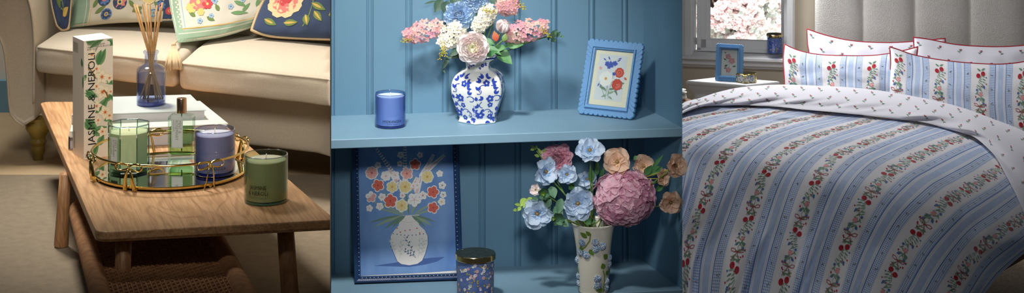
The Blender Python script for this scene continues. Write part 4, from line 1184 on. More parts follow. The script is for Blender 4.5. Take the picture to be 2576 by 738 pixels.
# ---- framed painting on the lower shelf
BL_ = P(892, 720, 4.955); BL_.z = H - D3 + .0036; BR_ = P(1165, 708, 4.985); BR_.z = H - D3 + .0036
TL_ = P(884, 322, 5.028); TR_ = P(1160, 316, 5.062)
TL_.z = TR_.z = H - D2 - .0215 - .004
r = thing('framed_painting', 'navy framed painting of a white vase of coral and yellow flowers on blue', 'painting', (BL_ + BR_) / 2)
TR_ = TL_ + BR_ - BL_
W_ = (BR_ - BL_).length; Hh_ = (TL_ - BL_).length
nrm = (BR_ - BL_).cross(TL_ - BL_).normalized(); nrm = -nrm if nrm.y > 0 else nrm
def pm(x, y, h=0):
    s, t = x / W_, y / Hh_
    return (BL_ * (1 - s) + BR_ * s) * (1 - t) + (TL_ * (1 - s) + TR_ * s) * t + nrm * h
fw = .0145
q = MB()
for (a_, b_, c_, d_) in [((0, 0), (W_, 0), (W_ - fw, fw), (fw, fw)), ((W_, 0), (W_, Hh_), (W_ - fw, Hh_ - fw), (W_ - fw, fw)), ((W_, Hh_), (0, Hh_), (fw, Hh_ - fw), (W_ - fw, Hh_ - fw)), ((0, Hh_), (0, 0), (fw, fw), (fw, Hh_ - fw))]:
    # stepped moulding
    for (k0, k1, h0_, h1_) in [(0, .0, -.012, .001), (0, .3, .001, .004), (.3, .62, .004, .001), (.62, .85, .001, .003), (.85, 1, .003, -.003)]:
        L4 = lambda p, q_, t: (lerp(p[0], q_[0], t), lerp(p[1], q_[1], t))
        p0, p1, p2, p3 = L4(a_, d_, k0), L4(b_, c_, k0), L4(b_, c_, k1), L4(a_, d_, k1)
        q.add([pm(*p0, h0_), pm(*p1, h0_), pm(*p2, h1_), pm(*p3, h1_)], [(0, 1, 2, 3)], 'art_navy', False)
def beads(p0, p1, n):
    for i in range(n):
        x = lerp(p0[0], p1[0], (i + .5) / n); y = lerp(p0[1], p1[1], (i + .5) / n)
        q.sphere(pm(x, y, .0028), .0013, 'art_dot' if i % 2 else 'art_navy', 6, 4)
e_ = fw * .74
beads((e_, e_), (W_ - e_, e_), 50); beads((e_, e_), (e_, Hh_ - e_), 66); beads((W_ - e_, e_), (W_ - e_, Hh_ - e_), 66)
q.build('moulding', r)
q = MB(); q.prism([pm(fw - .001, fw - .001, -.004), pm(W_ - fw + .001, fw - .001, -.004), pm(W_ - fw + .001, Hh_ - fw + .001, -.004), pm(fw - .001, Hh_ - fw + .001, -.004)], -nrm * .006, 'a_white')
def PX(x, y):   # picture pixel -> painting coordinates
    s = (x - lerp(884, 892, (y - 322) / 398)) / lerp(276, 273, (y - 322) / 398)
    yb = lerp(720, 708, s); yt = lerp(322, 316, s)
    return (s * W_, (yb - y) / (yb - yt) * Hh_)
kk = W_ / 274
A = Art()
edge = [(898, 330), (1148, 325), (1150, 400), (1147, 520), (1152, 600), (1150, 686), (1100, 690), (1040, 694), (980, 697), (930, 700), (906, 702), (902, 640), (905, 560), (899, 480), (901, 400)]
A.poly([PX(*p) for p in edge], 'canvas_blue', 0)
A.poly([PX(*p) for p in [(940, 676), (990, 668), (1080, 655), (1120, 652), (1100, 664), (1070, 672), (1030, 678)]], 'a_shadow', 1)
vase = [(1003, 548), (1057, 545), (1053, 560), (1056, 572), (1070, 585), (1077, 600), (1077, 620), (1070, 645), (1062, 662), (1050, 670), (1030, 674), (1010, 671), (1000, 664), (990, 640), (982, 618), (983, 600), (992, 586), (1003, 574), (1006, 562)]
A.poly([PX(*p) for p in [(x + (x - 1030) * .03, y + 1) for x, y in vase]], 'a_dkblue', 1); A.poly([PX(*p) for p in vase], 'a_vase', 2)
for i in range(9): A.disc(*PX(990 + i * 9.6, 594 + 4 * sin(pi * i / 8)), 1.5 * kk, 'a_slate', 4, 6)
for (x, y, a, L, m_) in [(1046, 655, 1.9, 60, 'a_slate'), (1046, 655, 2.4, 36, 'a_slate'), (1005, 658, 1.3, 50, 'a_grey'), (1052, 655, 1.3, 52, 'a_grey'), (995, 645, 1.8, 40, 'a_grey'), (1060, 648, 1.2, 40, 'a_grey')]:
    x0, y0 = PX(x, y); x1, y1, a1_ = A.curve(x0, y0, a, L * kk, .3, .9 * kk, m_, 3)
    for j in range(7):
        f = (j + 2) / 9; A.leaf(x0 + cos(a + .1) * L * kk * f, y0 + sin(a + .1) * L * kk * f, a + (1 if j % 2 else -1), 7 * kk, 1.6 * kk, m_, 4)
for (x, y) in [(1000, 580), (1020, 586), (1032, 584), (1050, 580), (1057, 592), (1008, 590)]: A.disc(*PX(x, y), 2 * kk, 'a_coral', 4, 6)
A.line([PX(1006, 562), PX(1030, 565), PX(1053, 561)], .8 * kk, 'a_grey', 4)
for (x, y, tx, ty, w_) in [(1015, 547, 935, 572, 3.5), (1018, 547, 965, 578, 4), (1022, 547, 985, 575, 4), (1010, 547, 925, 560, 3), (1040, 547, 1092, 570, 4), (1045, 547, 1100, 560, 3), (1036, 547, 1075, 575, 4), (1020, 547, 930, 500, 2.5), (1024, 547, 960, 470, 2), (1030, 547, 1040, 420, 1.6), (1028, 547, 1000, 430, 2), (1034, 547, 1075, 480, 2.4), (1038, 547, 1110, 500, 2.5), (1030, 547, 1025, 480, 3), (1014, 547, 940, 520, 2.4), (1040, 547, 1120, 520, 2.4), (1034, 547, 1056, 500, 3), (1018, 547, 990, 500, 3)]:
    x0, y0 = PX(x, y); x1, y1 = PX(tx, ty); A.leaf(x0, y0, math.atan2(y1 - y0, x1 - x0), math.hypot(x1 - x0, y1 - y0), w_ * kk, 'a_green' if (x + tx) % 2 else 'a_green2', 2, .08 if tx < 1030 else -.08)
def spike(x0, y0, x1, y1, n=16):
    for i in range(n):
        f = i / n; x, y = lerp(x0, x1, f), lerp(y0, y1, f); k2 = (1 - .55 * f)
        px_, py_ = PX(x, y)
        for sgn in (-1, 1):
            a = math.atan2(-(y1 - y0), x1 - x0) + sgn * .9; A.leaf(px_, py_, a, 10 * kk * k2, 3 * kk * k2, 'a_white', 3)
            A.leaf(px_, py_, a, 5 * kk * k2, 1.2 * kk * k2, 'a_pink', 4)
for s_ in [(1012, 470, 946, 372), (1020, 480, 1022, 366), (1062, 450, 1096, 390), (1078, 430, 1124, 392), (1050, 490, 1068, 430), (1000, 460, 980, 430), (1040, 480, 1052, 450)]: spike(*s_)
def pf(x, y, r, m_, mc, n=5, halo=True):
    a, b2 = PX(x, y)
    if halo: A.round_flower(a, b2, r * kk * 1.18, n, 'a_white', 'a_white', 5, x, gap=.55)
    A.round_flower(a, b2, r * kk, n, m_, mc, 6, x, .2, .56)
    for i in range(n): aa = x + 2 * pi * i / n; A.line([(a, b2), (a + cos(aa) * r * kk * .7, b2 + sin(aa) * r * kk * .7)], .6 * kk, mc, 8)
for a_ in [(936, 438, 15, 'a_pink', 'a_coral', 8), (952, 470, 15, 'a_coral', 'a_red'), (988, 474, 14, 'a_yellow', 'a_gold', 6), (1021, 474, 16, 'a_yellow', 'a_gold', 7), (1078, 448, 15, 'a_yellow', 'a_gold', 7), (1047, 416, 14, 'a_coral', 'a_red'), (1026, 440, 15, 'a_pink', 'a_coral'),
           (1092, 487, 15, 'a_coral', 'a_red'), (983, 510, 17, 'a_coral', 'a_red'), (1044, 507, 16, 'a_coral', 'a_red'), (1012, 522, 15, 'a_yellow', 'a_gold', 6), (934, 500, 13, 'a_pink', 'a_coral'), (1092, 527, 14, 'a_coral', 'a_red'), (962, 500, 9, 'a_white', 'a_pink'), (930, 529, 8, 'a_white', 'a_pink'),
           (972, 446, 12, 'a_white', 'a_pink', 6), (996, 444, 10, 'a_white', 'a_pink'), (1066, 496, 10, 'a_white', 'a_coral'), (1110, 440, 8, 'a_white', 'a_pink'), (1116, 470, 9, 'a_white', 'a_green'), (1118, 494, 8, 'a_white', 'a_green'), (1114, 512, 9, 'a_white', 'a_gold'), (1060, 392, 7, 'a_white', 'a_coral'), (1010, 392, 8, 'a_white', 'a_coral'), (1008, 414, 7, 'a_white', 'a_coral'), (956, 524, 9, 'a_white', 'a_pink'), (952, 418, 8, 'a_white', 'a_pink'), (1014, 496, 7, 'a_white', 'a_coral'), (1052, 470, 9, 'a_white', 'a_pink')]:
    pf(*a_)
q.art(A, lambda x, y, h: pm(x, y, -.004 + h), h0=.0003, dl=.00006); q.build('canvas', r)

# ---- lidded patterned jar
c = P(1196, 0, 4.85); c.z = H - Di3
u = c.y / F; T = Matrix.Translation(c)
r = thing('candle_jar', 'lidded candle jar with blue floral print and gold lid on the lower shelf', 'candle', c)
hj = (751 - 650) * u; R = 46.5 * u
q = MB(); q.lathe([(0, 0), (R * .94, 0), (R, .003), (R, hj), (R * .95, hj), (R * .95, .006), (0, .006)], 'jar_print', 48, T)
A = Art(); random.seed(3)
for k in range(150):
    x = random.uniform(-1.6, 1.6) * R; y = random.uniform(.004, hj * .97); t_ = random.random(); s_ = random.uniform(.0016, .0032)
    if t_ < .45: A.round_flower(x, y, s_ * 1.4, 6, 'a_pink' if t_ < .2 else 'a_white', 'jar_print', 1, x * 99)
    else: A.leaf(x, y, random.uniform(0, 6), s_ * 1.9, s_ * .6, 'seed' if t_ < .8 else 'a_green2', 1)
A.poly([(x * R, y) for x, y in [(-.45, .012), (.6, .012), (.6, .026), (-.45, .026)]], 'jar_label', 3)
A.poly([(-.45 * R, 0.001), (.6 * R, 0.001), (.6 * R, .010), (-.45 * R, .010)], 'jar_label', 3)
A.text('FRESH HYDRANGEA', .07 * R, .021, .0036, 'a_white', l=5, sx=1.1); A.text('SCENTED CANDLE', .07 * R, .0155, .0036, 'a_white', l=5, sx=1.1)
q.art(A, lambda x, y, h: c + V(((R + h) * cos(-pi / 2 + x / R), (R + h) * sin(-pi / 2 + x / R), y)), h0=.0003, dl=.0001); q.build('printed_jar', r)
q = MB(); RL = 51 * u; h1 = hj + (651 - 637) * u
q.lathe([(0, hj * .99), (RL * .97, hj * .99), (RL, hj + .0008), (RL, h1 - .0008), (RL * .985, h1)], 'gold_band', 64, T)
q.lathe([(RL * .985, h1), (RL * .95, h1 + .0002), (RL * .5, h1 - .0004), (0, h1 - .0002)], 'gold_lid', 64, T); q.build('lid', r, label='gold lid with hammered top')

# ---- white relief vase
c = G(1493, 733, Di3); u = c.y / F; T = Matrix.Translation(c); wc = c
r = thing('vase', 'cream ceramic vase with raised blue hydrangeas on the lower shelf', 'vase', c)
pr = [(0, 0), (35, 0), (37, 3), (37, 10), (39, 50), (43, 100), (48, 140), (54, 168), (57, 174), (55, 175), (50, 166), (44, 138), (36, 60), (0, 50)]
pr2 = smooth_prof(pr)
q = MB(); q.lathe([(a * u, z * u) for a, z in pr2], 'cream_ceramic', 64, T, rf=lambda a, z: 1 + .012 * cos(a * 5 + z * 20))
q.build('vase_body', r)
def wr(z):
    for i in range(1, 10):
        if pr[i][1] >= z: return lerp(pr[i - 1][0], pr[i][0], (z - pr[i - 1][1]) / ((pr[i][1] - pr[i - 1][1]) or 1))
    return 57
def wmap(x, y, h=0):
    R_ = wr(y) * u; a = -pi / 2 + .02 + x / wr(y); return c + V((cos(a) * (R_ * 1.01 + h), sin(a) * (R_ * 1.01 + h), y * u))
def hyd(x, y, rp):
    q = MB()
    for k in range(30):
        a = k * 2.4; d_ = sqrt(k / 30) * rp
        q.sphere(wmap(x + cos(a) * d_, y + sin(a) * d_, (.004 * (1 - (d_ / rp) ** 2))), 1.9 * u, 'relief_blue', 6, 4)
    q.build('raised_hydrangea', r)
for (x, y, rp) in [(-32, 132, 9), (-38, 106, 10), (-20, 102, 10), (2, 136, 9), (2, 118, 10), (20, 124, 10), (8, 42, 9), (8, 24, 10), (38, 30, 9), (36, 14, 9), (50, 72, 9), (50, 88, 8), (-58, 80, 9), (-54, 40, 9), (-52, 22, 8)]: hyd(x, y, rp)

q = MB(); A = Art()
for (x, y, a, L, w_) in [(-18, 148, 2.6, 22, 6), (-10, 154, 2.4, 16, 5), (-36, 124, -1.3, 18, 5), (-12, 118, -1.0, 18, 6), (24, 66, 1.9, 16, 7), (30, 50, .6, 14, 6), (20, 16, 3.4, 16, 7), (34, 92, 2.4, 16, 7), (-52, 66, -1.4, 18, 5), (-50, 14, -1.5, 12, 4), (46, 62, -1.4, 14, 5)]:
    A.leaf(x, y, a, L, w_, 'relief_leaf', 2)
A.line([(-10, 158), (-12, 140), (-22, 124), (-32, 116)], 3, 'relief_stem', 1); A.line([(22, 8), (26, 34), (26, 50), (22, 62)], 3, 'relief_stem', 1); A.line([(22, 8), (34, 20)], 3, 'relief_stem', 1)
q.art(A, wmap, h0=.0015, dl=.0004); q.build('raised_leaves', r)

# ---- flowers of the cream vase
vrim = c + V((0, 0, 168 * u)); GL = 'flowers in the cream relief vase'
def anem(px, py, dz, rpx, label, n, m='anemone_blue', mh='anemone_heart', double=False, npet=6, name='anemone', mo=None, heart=True, cup=.3):
    hp = P(px, py, c.y + dz); rr = rpx * hp.y / F
    t = stemmed(name, label, 'flower', hp + V((0, .008, -.006)), mo or mouth(random.uniform(-.02, .02), random.uniform(-.01, .01)), GL, m='stem')
    q = MB(); T = XF(hp, n, px)
    rn = random.Random(px)
    for ring, (kk_, r_k, tl) in enumerate([(npet, 1.0, .06), (npet if double else 3, .86, .34)]):
        for k in range(kk_):
            petals(q, T, 1, rr * r_k * rn.uniform(.9, 1.08), m, .55, rn.uniform(.44, .56) if npet > 5 else .60, rn.uniform(-.06, .22), tl + rn.uniform(-.06, .16), ring * .5 + 2 * pi * (k + rn.uniform(-.12, .12)) / kk_, 10, 8, .26, px + k * 3.1 + ring)
    q.build('petals', t)
    if heart:
        q = MB(); petals(q, T @ Matrix.Translation(V((0, 0, rr * .07))), 8, rr * .36, mh, .3, .36, .1, .40, .2, 4, 4, .1, 1); q.build('petal_hearts', t, label='deeper coloured petal bases')
    q = MB(); q.sphere((0, 0, rr * .12), rr * .13, 'pollen', 10, 6, T=T)
    for k in range(26):
        a = k * 2.4; d_ = rr * .17 * (.6 + .5 * ((k * 7) % 5) / 5); q.sphere((cos(a) * d_, sin(a) * d_, rr * (.16 + .03 * (k % 3))), rr * .022, 'pollen', 5, 3, T=T)
    q.build('stamens', t); return t
dahlia(1401, 404, .035, 40, 'dahlia_pink', 'pink dahlia behind the blue blossoms on the left', V((-.1, -1, .35)), GL, mouth(), 7, c, .34, 'dahlia')
anem(1484, 380, -.045, 36, 'pale blue blossom standing highest above the vase', V((0, -.85, .5)))
anem(1370, 432, .0, 38, 'pale blue blossom in side view at the left in front of the pink dahlia', V((.55, -.8, .1)))
anem(1426, 439, -.02, 26, 'small pale blue blossom between the dahlia and the big double one', V((.1, -1, .1)))
anem(1453, 512, -.06, 43, 'large double pale blue blossom over the vase rim', V((.05, -1, .15)), double=True, npet=7)
anem(1352, 537, -.03, 40, 'pale blue blossom hanging lowest on the left', V((-.05, -1, .0)))
anem(1476, 452, .045, 26, 'pale blue blossom half hidden behind the green bud', V((.3, -.8, .3)), name='anemone')
anem(1553, 408, -.02, 37, 'open peach blossom above the pink hydrangea', V((-.05, -1, .25)), 'peach', 'peach_deep', npet=5)
anem(1618, 420, .04, 30, 'peach blossom half hidden behind the hydrangea', V((.3, -.9, .4)), 'peach', 'peach_deep', npet=5)
anem(1665, 448, -.01, 24, 'small peach blossom in side view right of the hydrangea', V((.6, -.8, .25)), 'peach', 'peach_deep', npet=5)
anem(1697, 418, -.03, 34, 'peach blossom in side view at the far right of the cupboard', V((.6, -.8, .25)), 'peach', 'peach_deep', npet=5)
anem(1686, 508, -.02, 32, 'drooping peach blossom low at the right', V((.2, -.9, -.15)), 'peach', 'peach_deep', npet=5, heart=False)
anem(1348, 478, .02, 16, 'small white blossom peeping out above the eucalyptus', V((-.3, -1, .1)), 'peony_white', 'peony_green')
# hydrangea
hp = P(1570, 498, c.y - .015); rr = 74 * hp.y / F
t = stemmed('hydrangea', 'big pink hydrangea head filling the right side of the vase', 'flower', hp + V((0, .01, -.02)), mouth(.02), GL, .0022)
q = MB(); random.seed(11)
n_ = 300
for k in range(n_):
    z = 1 - 2 * (k + .5) / n_; a = k * 2.39996; s_ = sqrt(1 - z * z); d = V((cos(a) * s_, sin(a) * s_, z))
    if d.y > .35: continue
    d2 = (d + V((random.uniform(-.16, .16), random.uniform(-.16, .16), random.uniform(-.16, .16)))).normalized()
    p = hp + V((d.x * rr * .92, d.y * rr * .8, d.z * rr * .84)) * random.uniform(.86, 1.06)
    petals(q, XF(p, d2, random.uniform(0, 6)), 4, 0.0185 * random.uniform(.85, 1.2), ['hydrangea_pink', 'dahlia_pink', 'hydrangea_pink', 'hydrangea_mauve'][k % 4], .28, .46, -.10, random.uniform(.15, .5), 0, 6, 5, .08, k)
q.sphere(hp, rr * .62, 'dahlia_pink', 16, 12)
q.build('florets', t)
# greenery
mo2 = vrim + V((-.02, 0, .003))
def euca(label, head, lv, m='leaf_euca', nm='eucalyptus_sprig', droop=.2): return leafstem(nm, label, head, lv, m, GL, mo2, c, .0013, droop)
def ring_leaves(x, y, rp, n, m, root, dz, rot=0, k=1):
    for i in range(n):
        a = rot + 2 * pi * i / n; A0 = P(x, y, c.y + dz); A1 = P(x + cos(a) * rp, y + sin(a) * rp, c.y + dz - .014)
        q = MB(); leaf3(q, A0, A1 - A0, (A1 - A0).length, rp * .42 * A0.y / F * k, m, up=V((.1, -1, .25)), droop=-.2); q.build('leaf', root)
t = euca('eucalyptus sprig with round leaves left of the big blue blossom', (1372, 490, -.02), [(1385, 470, 1396, 500, 13, .01), (1366, 480, 1384, 530, 14, .012), (1384, 500, 1364, 528, 12, .006), (1352, 500, 1336, 508, 9, .01)])
ring_leaves(1368, 488, 20, 6, 'leaf_euca', t, -.025, .3); ring_leaves(1366, 488, 9, 5, 'lime', t, -.036, .1)
t = euca('eucalyptus sprig with round leaves low beside the vase rim', (1402, 552, -.03), [(1396, 520, 1414, 552, 13, .01), (1412, 500, 1404, 540, 12, .012), (1410, 556, 1432, 570, 10, .0)])
ring_leaves(1404, 552, 22, 6, 'leaf_euca', t, -.03, 0); ring_leaves(1392, 550, 9, 4, 'lime', t, -.042, .4); ring_leaves(1438, 470, 14, 3, 'leaf_green', t, .0, .4)
t = euca('small eucalyptus sprig at the far left of the lower bouquet', (1318, 512, -.005), [(1322, 500, 1308, 520, 9, 0), (1326, 502, 1316, 524, 7, -.005), (1308, 516, 1294, 514, 4, 0), (1310, 520, 1302, 532, 5, 0), (1300, 528, 1290, 530, 4, 0), (1340, 500, 1322, 506, 6, 0)], 'lime')
t = euca('leafy sprig rising behind the pink dahlia', (1350, 380, .03), [(1362, 388, 1352, 372, 4, 0), (1356, 394, 1344, 390, 4, 0), (1346, 376, 1336, 366, 4, 0), (1344, 374, 1334, 378, 4, 0), (1348, 376, 1350, 366, 4, 0), (1366, 384, 1372, 374, 4, 0)], 'lime')
mo2 = vrim + V((.015, 0, .003))
t = euca('leafy sprig with pointed leaves above the hydrangea on the right', (1640, 436, .0), [(1622, 440, 1640, 416, 9, 0), (1640, 424, 1668, 390, 5, 0), (1630, 440, 1668, 420, 9, .0), (1636, 430, 1660, 418, 6, 0), (1650, 480, 1672, 466, 7, .01), (1600, 392, 1594, 404, 4, 0)], 'leaf_green', 'leaf_sprig')
q = MB(); q.tube([P(1625, 446, c.y), P(1660, 434, c.y - .01), P(1690, 424, c.y - .02)], .0012, 'seed', 6); q.tube([P(1625, 450, c.y), P(1660, 450, c.y - .01)], .001, 'seed', 6); q.build('twig', t)
mo2 = vrim
t = euca('green bud and leaf stem between the hydrangea and the tall blue blossom', (1490, 430, .01), [(1488, 460, 1486, 420, 9, 0), (1502, 440, 1502, 404, 7, .005), (1510, 446, 1520, 420, 5, .005), (1480, 510, 1486, 480, 8, -.03), (1470, 560, 1500, 556, 8, .0)], 'leaf_green', 'leaf_sprig')

# ================================================================ BEDROOM
mat('wall_beige', (206, 194, 174), .9, c2=(202, 190, 170), nscale=2)
mat('white_paint', (238, 238, 238), .4)
mat('boucle', (214, 210, 204), .95, bump=1.0, bscale=260, bdist=.003, c2=(210, 205, 196), nscale=120, sheen=.3)
mat('cotton', (236, 234, 244), .85, bump=.15, bscale=900)
mat('red_piping', (170, 36, 52), .8)
mat('bed_wood', (110, 74, 42), .5)
mat('carpet', (120, 104, 84), 1, bump=1, bscale=160, bdist=.005, c2=(100, 86, 68), nscale=60)
mat('blossom', (252, 232, 232), .8, trans=.4, c2=(252, 244, 240), nscale=2)
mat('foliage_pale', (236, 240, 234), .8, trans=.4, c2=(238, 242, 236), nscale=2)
mat('bark', (120, 100, 90), .9)
for n_, c_ in dict(d_red=(184, 40, 56), d_red2=(150, 24, 40), d_green=(112, 146, 120), d_green2=(146, 174, 148), d_blue=(70, 104, 170), d_lblue=(130, 164, 214), d_pink=(236, 160, 164), d_bow=(176, 44, 60), d_dark=(66, 86, 110)).items(): mat(n_, c_, .85)
glass('pane', (250, 252, 252), (235, 240, 240), .3)
def fabric_stripes(name):
    m, nt, b, N, L = newmat(name)
    uv = N.new('ShaderNodeUVMap'); uv.uv_map = 'UVMap'; sp_ = N.new('ShaderNodeSeparateXYZ'); L.new(uv.outputs[0], sp_.inputs[0])
    fr = N.new('ShaderNodeMath'); fr.operation = 'FRACT'; L.new(sp_.outputs[0], fr.inputs[0])
    r = N.new('ShaderNodeValToRGB'); r.color_ramp.interpolation = 'CONSTANT'
    W, LB, MBl, DB, CR = (238, 236, 240), (226, 230, 240), (180, 200, 234), (60, 112, 186), (226, 230, 240)
    st = [(0, W), (.198, MBl), (.204, W), (.345, DB), (.362, LB), (.385, MBl), (.39, LB), (.42, MBl), (.545, LB), (.575, MBl), (.58, LB), (.603, DB), (.620, W), (.764, MBl), (.770, W)]
    el = r.color_ramp.elements
    el[0].position = 0; el[0].color = lin(st[0][1]); el[1].position = st[1][0]; el[1].color = lin(st[1][1])
    for p_, c_ in st[2:]:
        e = el.new(p_); e.color = lin(c_)
    L.new(fr.outputs[0], r.inputs[0])
    # gingham mask
    g = N.new('ShaderNodeValToRGB'); g.color_ramp.interpolation = 'CONSTANT'; ge = g.color_ramp.elements
    ge[0].position = 0; ge[0].color = (0, 0, 0, 1); ge[1].position = .208; ge[1].color = (1, 1, 1, 1)
    for p_, v_ in [(.345, 0), (.620, 1), (.758, 0)]:
        e = ge.new(p_); e.color = (v_, v_, v_, 1)
    L.new(fr.outputs[0], g.inputs[0])
    def sq(src, k):
        a = N.new('ShaderNodeMath'); a.operation = 'MULTIPLY'; a.inputs[1].default_value = k; L.new(src, a.inputs[0])
        f = N.new('ShaderNodeMath'); f.operation = 'FRACT'; L.new(a.outputs[0], f.inputs[0])
        c = N.new('ShaderNodeMath'); c.operation = 'GREATER_THAN'; c.inputs[1].default_value = .5; L.new(f.outputs[0], c.inputs[0]); return c
    s1 = sq(sp_.outputs[0], 29); s2 = sq(sp_.outputs[1], 26)
    ad = N.new('ShaderNodeMath'); ad.operation = 'ADD'; L.new(s1.outputs[0], ad.inputs[0]); L.new(s2.outputs[0], ad.inputs[1])
    hf = N.new('ShaderNodeMath'); hf.operation = 'MULTIPLY'; hf.inputs[1].default_value = .5; L.new(ad.outputs[0], hf.inputs[0])
    gc = N.new('ShaderNodeMix'); gc.data_type = 'RGBA'; gc.inputs[6].default_value = lin((232, 238, 248)); gc.inputs[7].default_value = lin((128, 160, 214)); L.new(hf.outputs[0], gc.inputs[0])
    mx = N.new('ShaderNodeMix'); mx.data_type = 'RGBA'; L.new(g.outputs[0], mx.inputs[0]); L.new(r.outputs[0], mx.inputs[6]); L.new(gc.outputs[2], mx.inputs[7])
    # watercolour blotch
    n = N.new('ShaderNodeTexNoise'); n.inputs['Scale'].default_value = 9; L.new(uv.outputs[0], n.inputs[0])
    rr = N.new('ShaderNodeMapRange'); rr.inputs[1].default_value = .35; rr.inputs[2].default_value = .7; rr.inputs[3].default_value = 0; rr.inputs[4].default_value = .35; L.new(n.outputs[0], rr.inputs[0])
    band = N.new('ShaderNodeMath'); band.operation = 'COMPARE'; band.inputs[1].default_value = .4825; band.inputs[2].default_value = .0625; L.new(fr.outputs[0], band.inputs[0])
    mb_ = N.new('ShaderNodeMath'); mb_.operation = 'MULTIPLY'; L.new(band.outputs[0], mb_.inputs[0]); L.new(rr.outputs[0], mb_.inputs[1])
    m2 = N.new('ShaderNodeMix'); m2.data_type = 'RGBA'; L.new(mb_.outputs[0], m2.inputs[0]); L.new(mx.outputs[2], m2.inputs[6]); m2.inputs[7].default_value = lin((216, 228, 246))
    L.new(m2.outputs[2], b.inputs['Base Color']); b.inputs['Roughness'].default_value = .85
fabric_stripes('stripe_cotton')

def cherries(A, u, v, sx, sy, k=1.0):
    """cherry sprig centred on (u, v); sx, sy: size of one drawing unit along u and v"""
    X = lambda a: u + a * sx
    Y = lambda b: v + b * sy
    for (a, b_) in [(-.55, -.1), (.55, .35)]:
        A.disc(X(a), Y(b_), .5 * sx, 'd_red', 4, 12, .55 * sy); A.disc(X(a + .12), Y(b_ - .18), .2 * sx, 'd_red2', 5, 6, .2 * sy)
class SArt(Art):
    """Art whose coordinates are (col units, row units) scaled to u, v"""
    def __init__(s, sx, sy): super().__init__(); s.sx = sx; s.sy = sy
    def fin(s, u0, v0):
        return [([(u0 + p[0] * s.sx, v0 + p[1] * s.sy) for p in poly], m, l) for poly, m, l in s.items]
def motif(kind, flip=1):
    """one floral repeat unit, drawn on 100 x 100 with v growing downwards"""
    A = Art()
    def lf(x, y, a, L, w, m='d_green'): A.leaf(x * flip, y, a if flip > 0 else pi - a, L, w, m, 1)
    # vine
    for seg in [[(4, 0), (-6, 20), (6, 45), (-3, 70), (5, 100)]]:
        A.line([(x * flip, y) for x, y in seg], 1.0, 'd_green2', 0)
    R_ = random.Random(5)
    for y in range(4, 100, 6):
        x = 5 * sin(y * .12); a = R_.uniform(-.9, .9)
        lf(x, y, a, 12, 1.5, 'd_green' if y % 4 else 'd_green2'); lf(x, y + 3, pi + a, 11, 1.4, 'd_green2' if y % 4 else 'd_green')
        if y % 12 == 4: A.disc((x + 14 * cos(a)) * flip, y + 14 * sin(a), 1.8, 'd_blue' if y % 24 == 4 else 'd_red', 2, 6)
    for (x, y) in [(-8, 64), (9, 72), (-9, 40), (10, 30)]: A.round_flower(x * flip, y, 3.4, 5, 'd_blue', 'd_lblue', 2, .3)
    for (x, y) in [(-13, 55), (13, 84)]: A.leaf(x * flip, y, 1.2, 6, 1.8, 'd_red', 2)
    if kind == 'a':
        for (x, y) in [(-6.5, 4), (6.5, -2)]: A.disc(x * flip, y, 6.0, 'd_red', 4, 12); A.disc(x * flip + 1.5, y - 2, 2.3, 'd_red2', 5, 6)
        lf(0, -8, -2.6, 12, 2.4); lf(2, -10, -.5, 12, 2.4)
        A.round_flower(2 * flip, 50, 6, 5, 'd_pink', 'd_pink', 3, .2); lf(-2, 58, 2.4, 14, 2.6); lf(2, 58, .7, 14, 2.6)
        # bow
        bx, by = -2 * flip, 80
        for sg in (-1, 1):
            pts = [(bx, by), (bx + sg * 8, by - 6), (bx + sg * 15, by - 6), (bx + sg * 14, by - 1), (bx + sg * 7, by + 1), (bx, by)]
            A.line(pts, 1.2, 'd_bow', 4); A.line([(bx, by), (bx + sg * 4, by + 9), (bx + sg * 9, by + 14), (bx + sg * 10, by + 20)], 1.1, 'd_bow', 4)
    return A
def sprig():
    A = Art()
    A.line([(0, 8), (-1, 0), (2, -6)], 1.2, 'd_dark', 0); A.leaf(0, 4, -2.4, 8, 2, 'd_dark', 0); A.leaf(0, 2, -.5, 8, 2, 'd_dark', 0); A.disc(-3, -6, 2, 'd_bow', 1, 6)
    return A
def minisprig(u, v, s, sy, out, rot=0):
    A = Art(); A.curve(0, 0, rot, 14, 2.5, 1.8, 'd_dark', 0, 4); A.leaf(4, 4, rot + 1.8, 9, 2.4, 'd_green', 0); A.leaf(0, 0, rot - 1.2, 8, 2.4, 'd_green', 0); A.disc(-3, 2, 2.6, 'd_bow', 1, 5)
    for poly, m, l in A.items: out.append(([(u + p[0] * s, v + p[1] * sy) for p in poly], m, l))
def place(A, u0, v0, sx, sy, out):
    for poly, m, l in A.items: out.append(([(u0 + p[0] * sx, v0 + p[1] * sy) for p in poly], m, l))

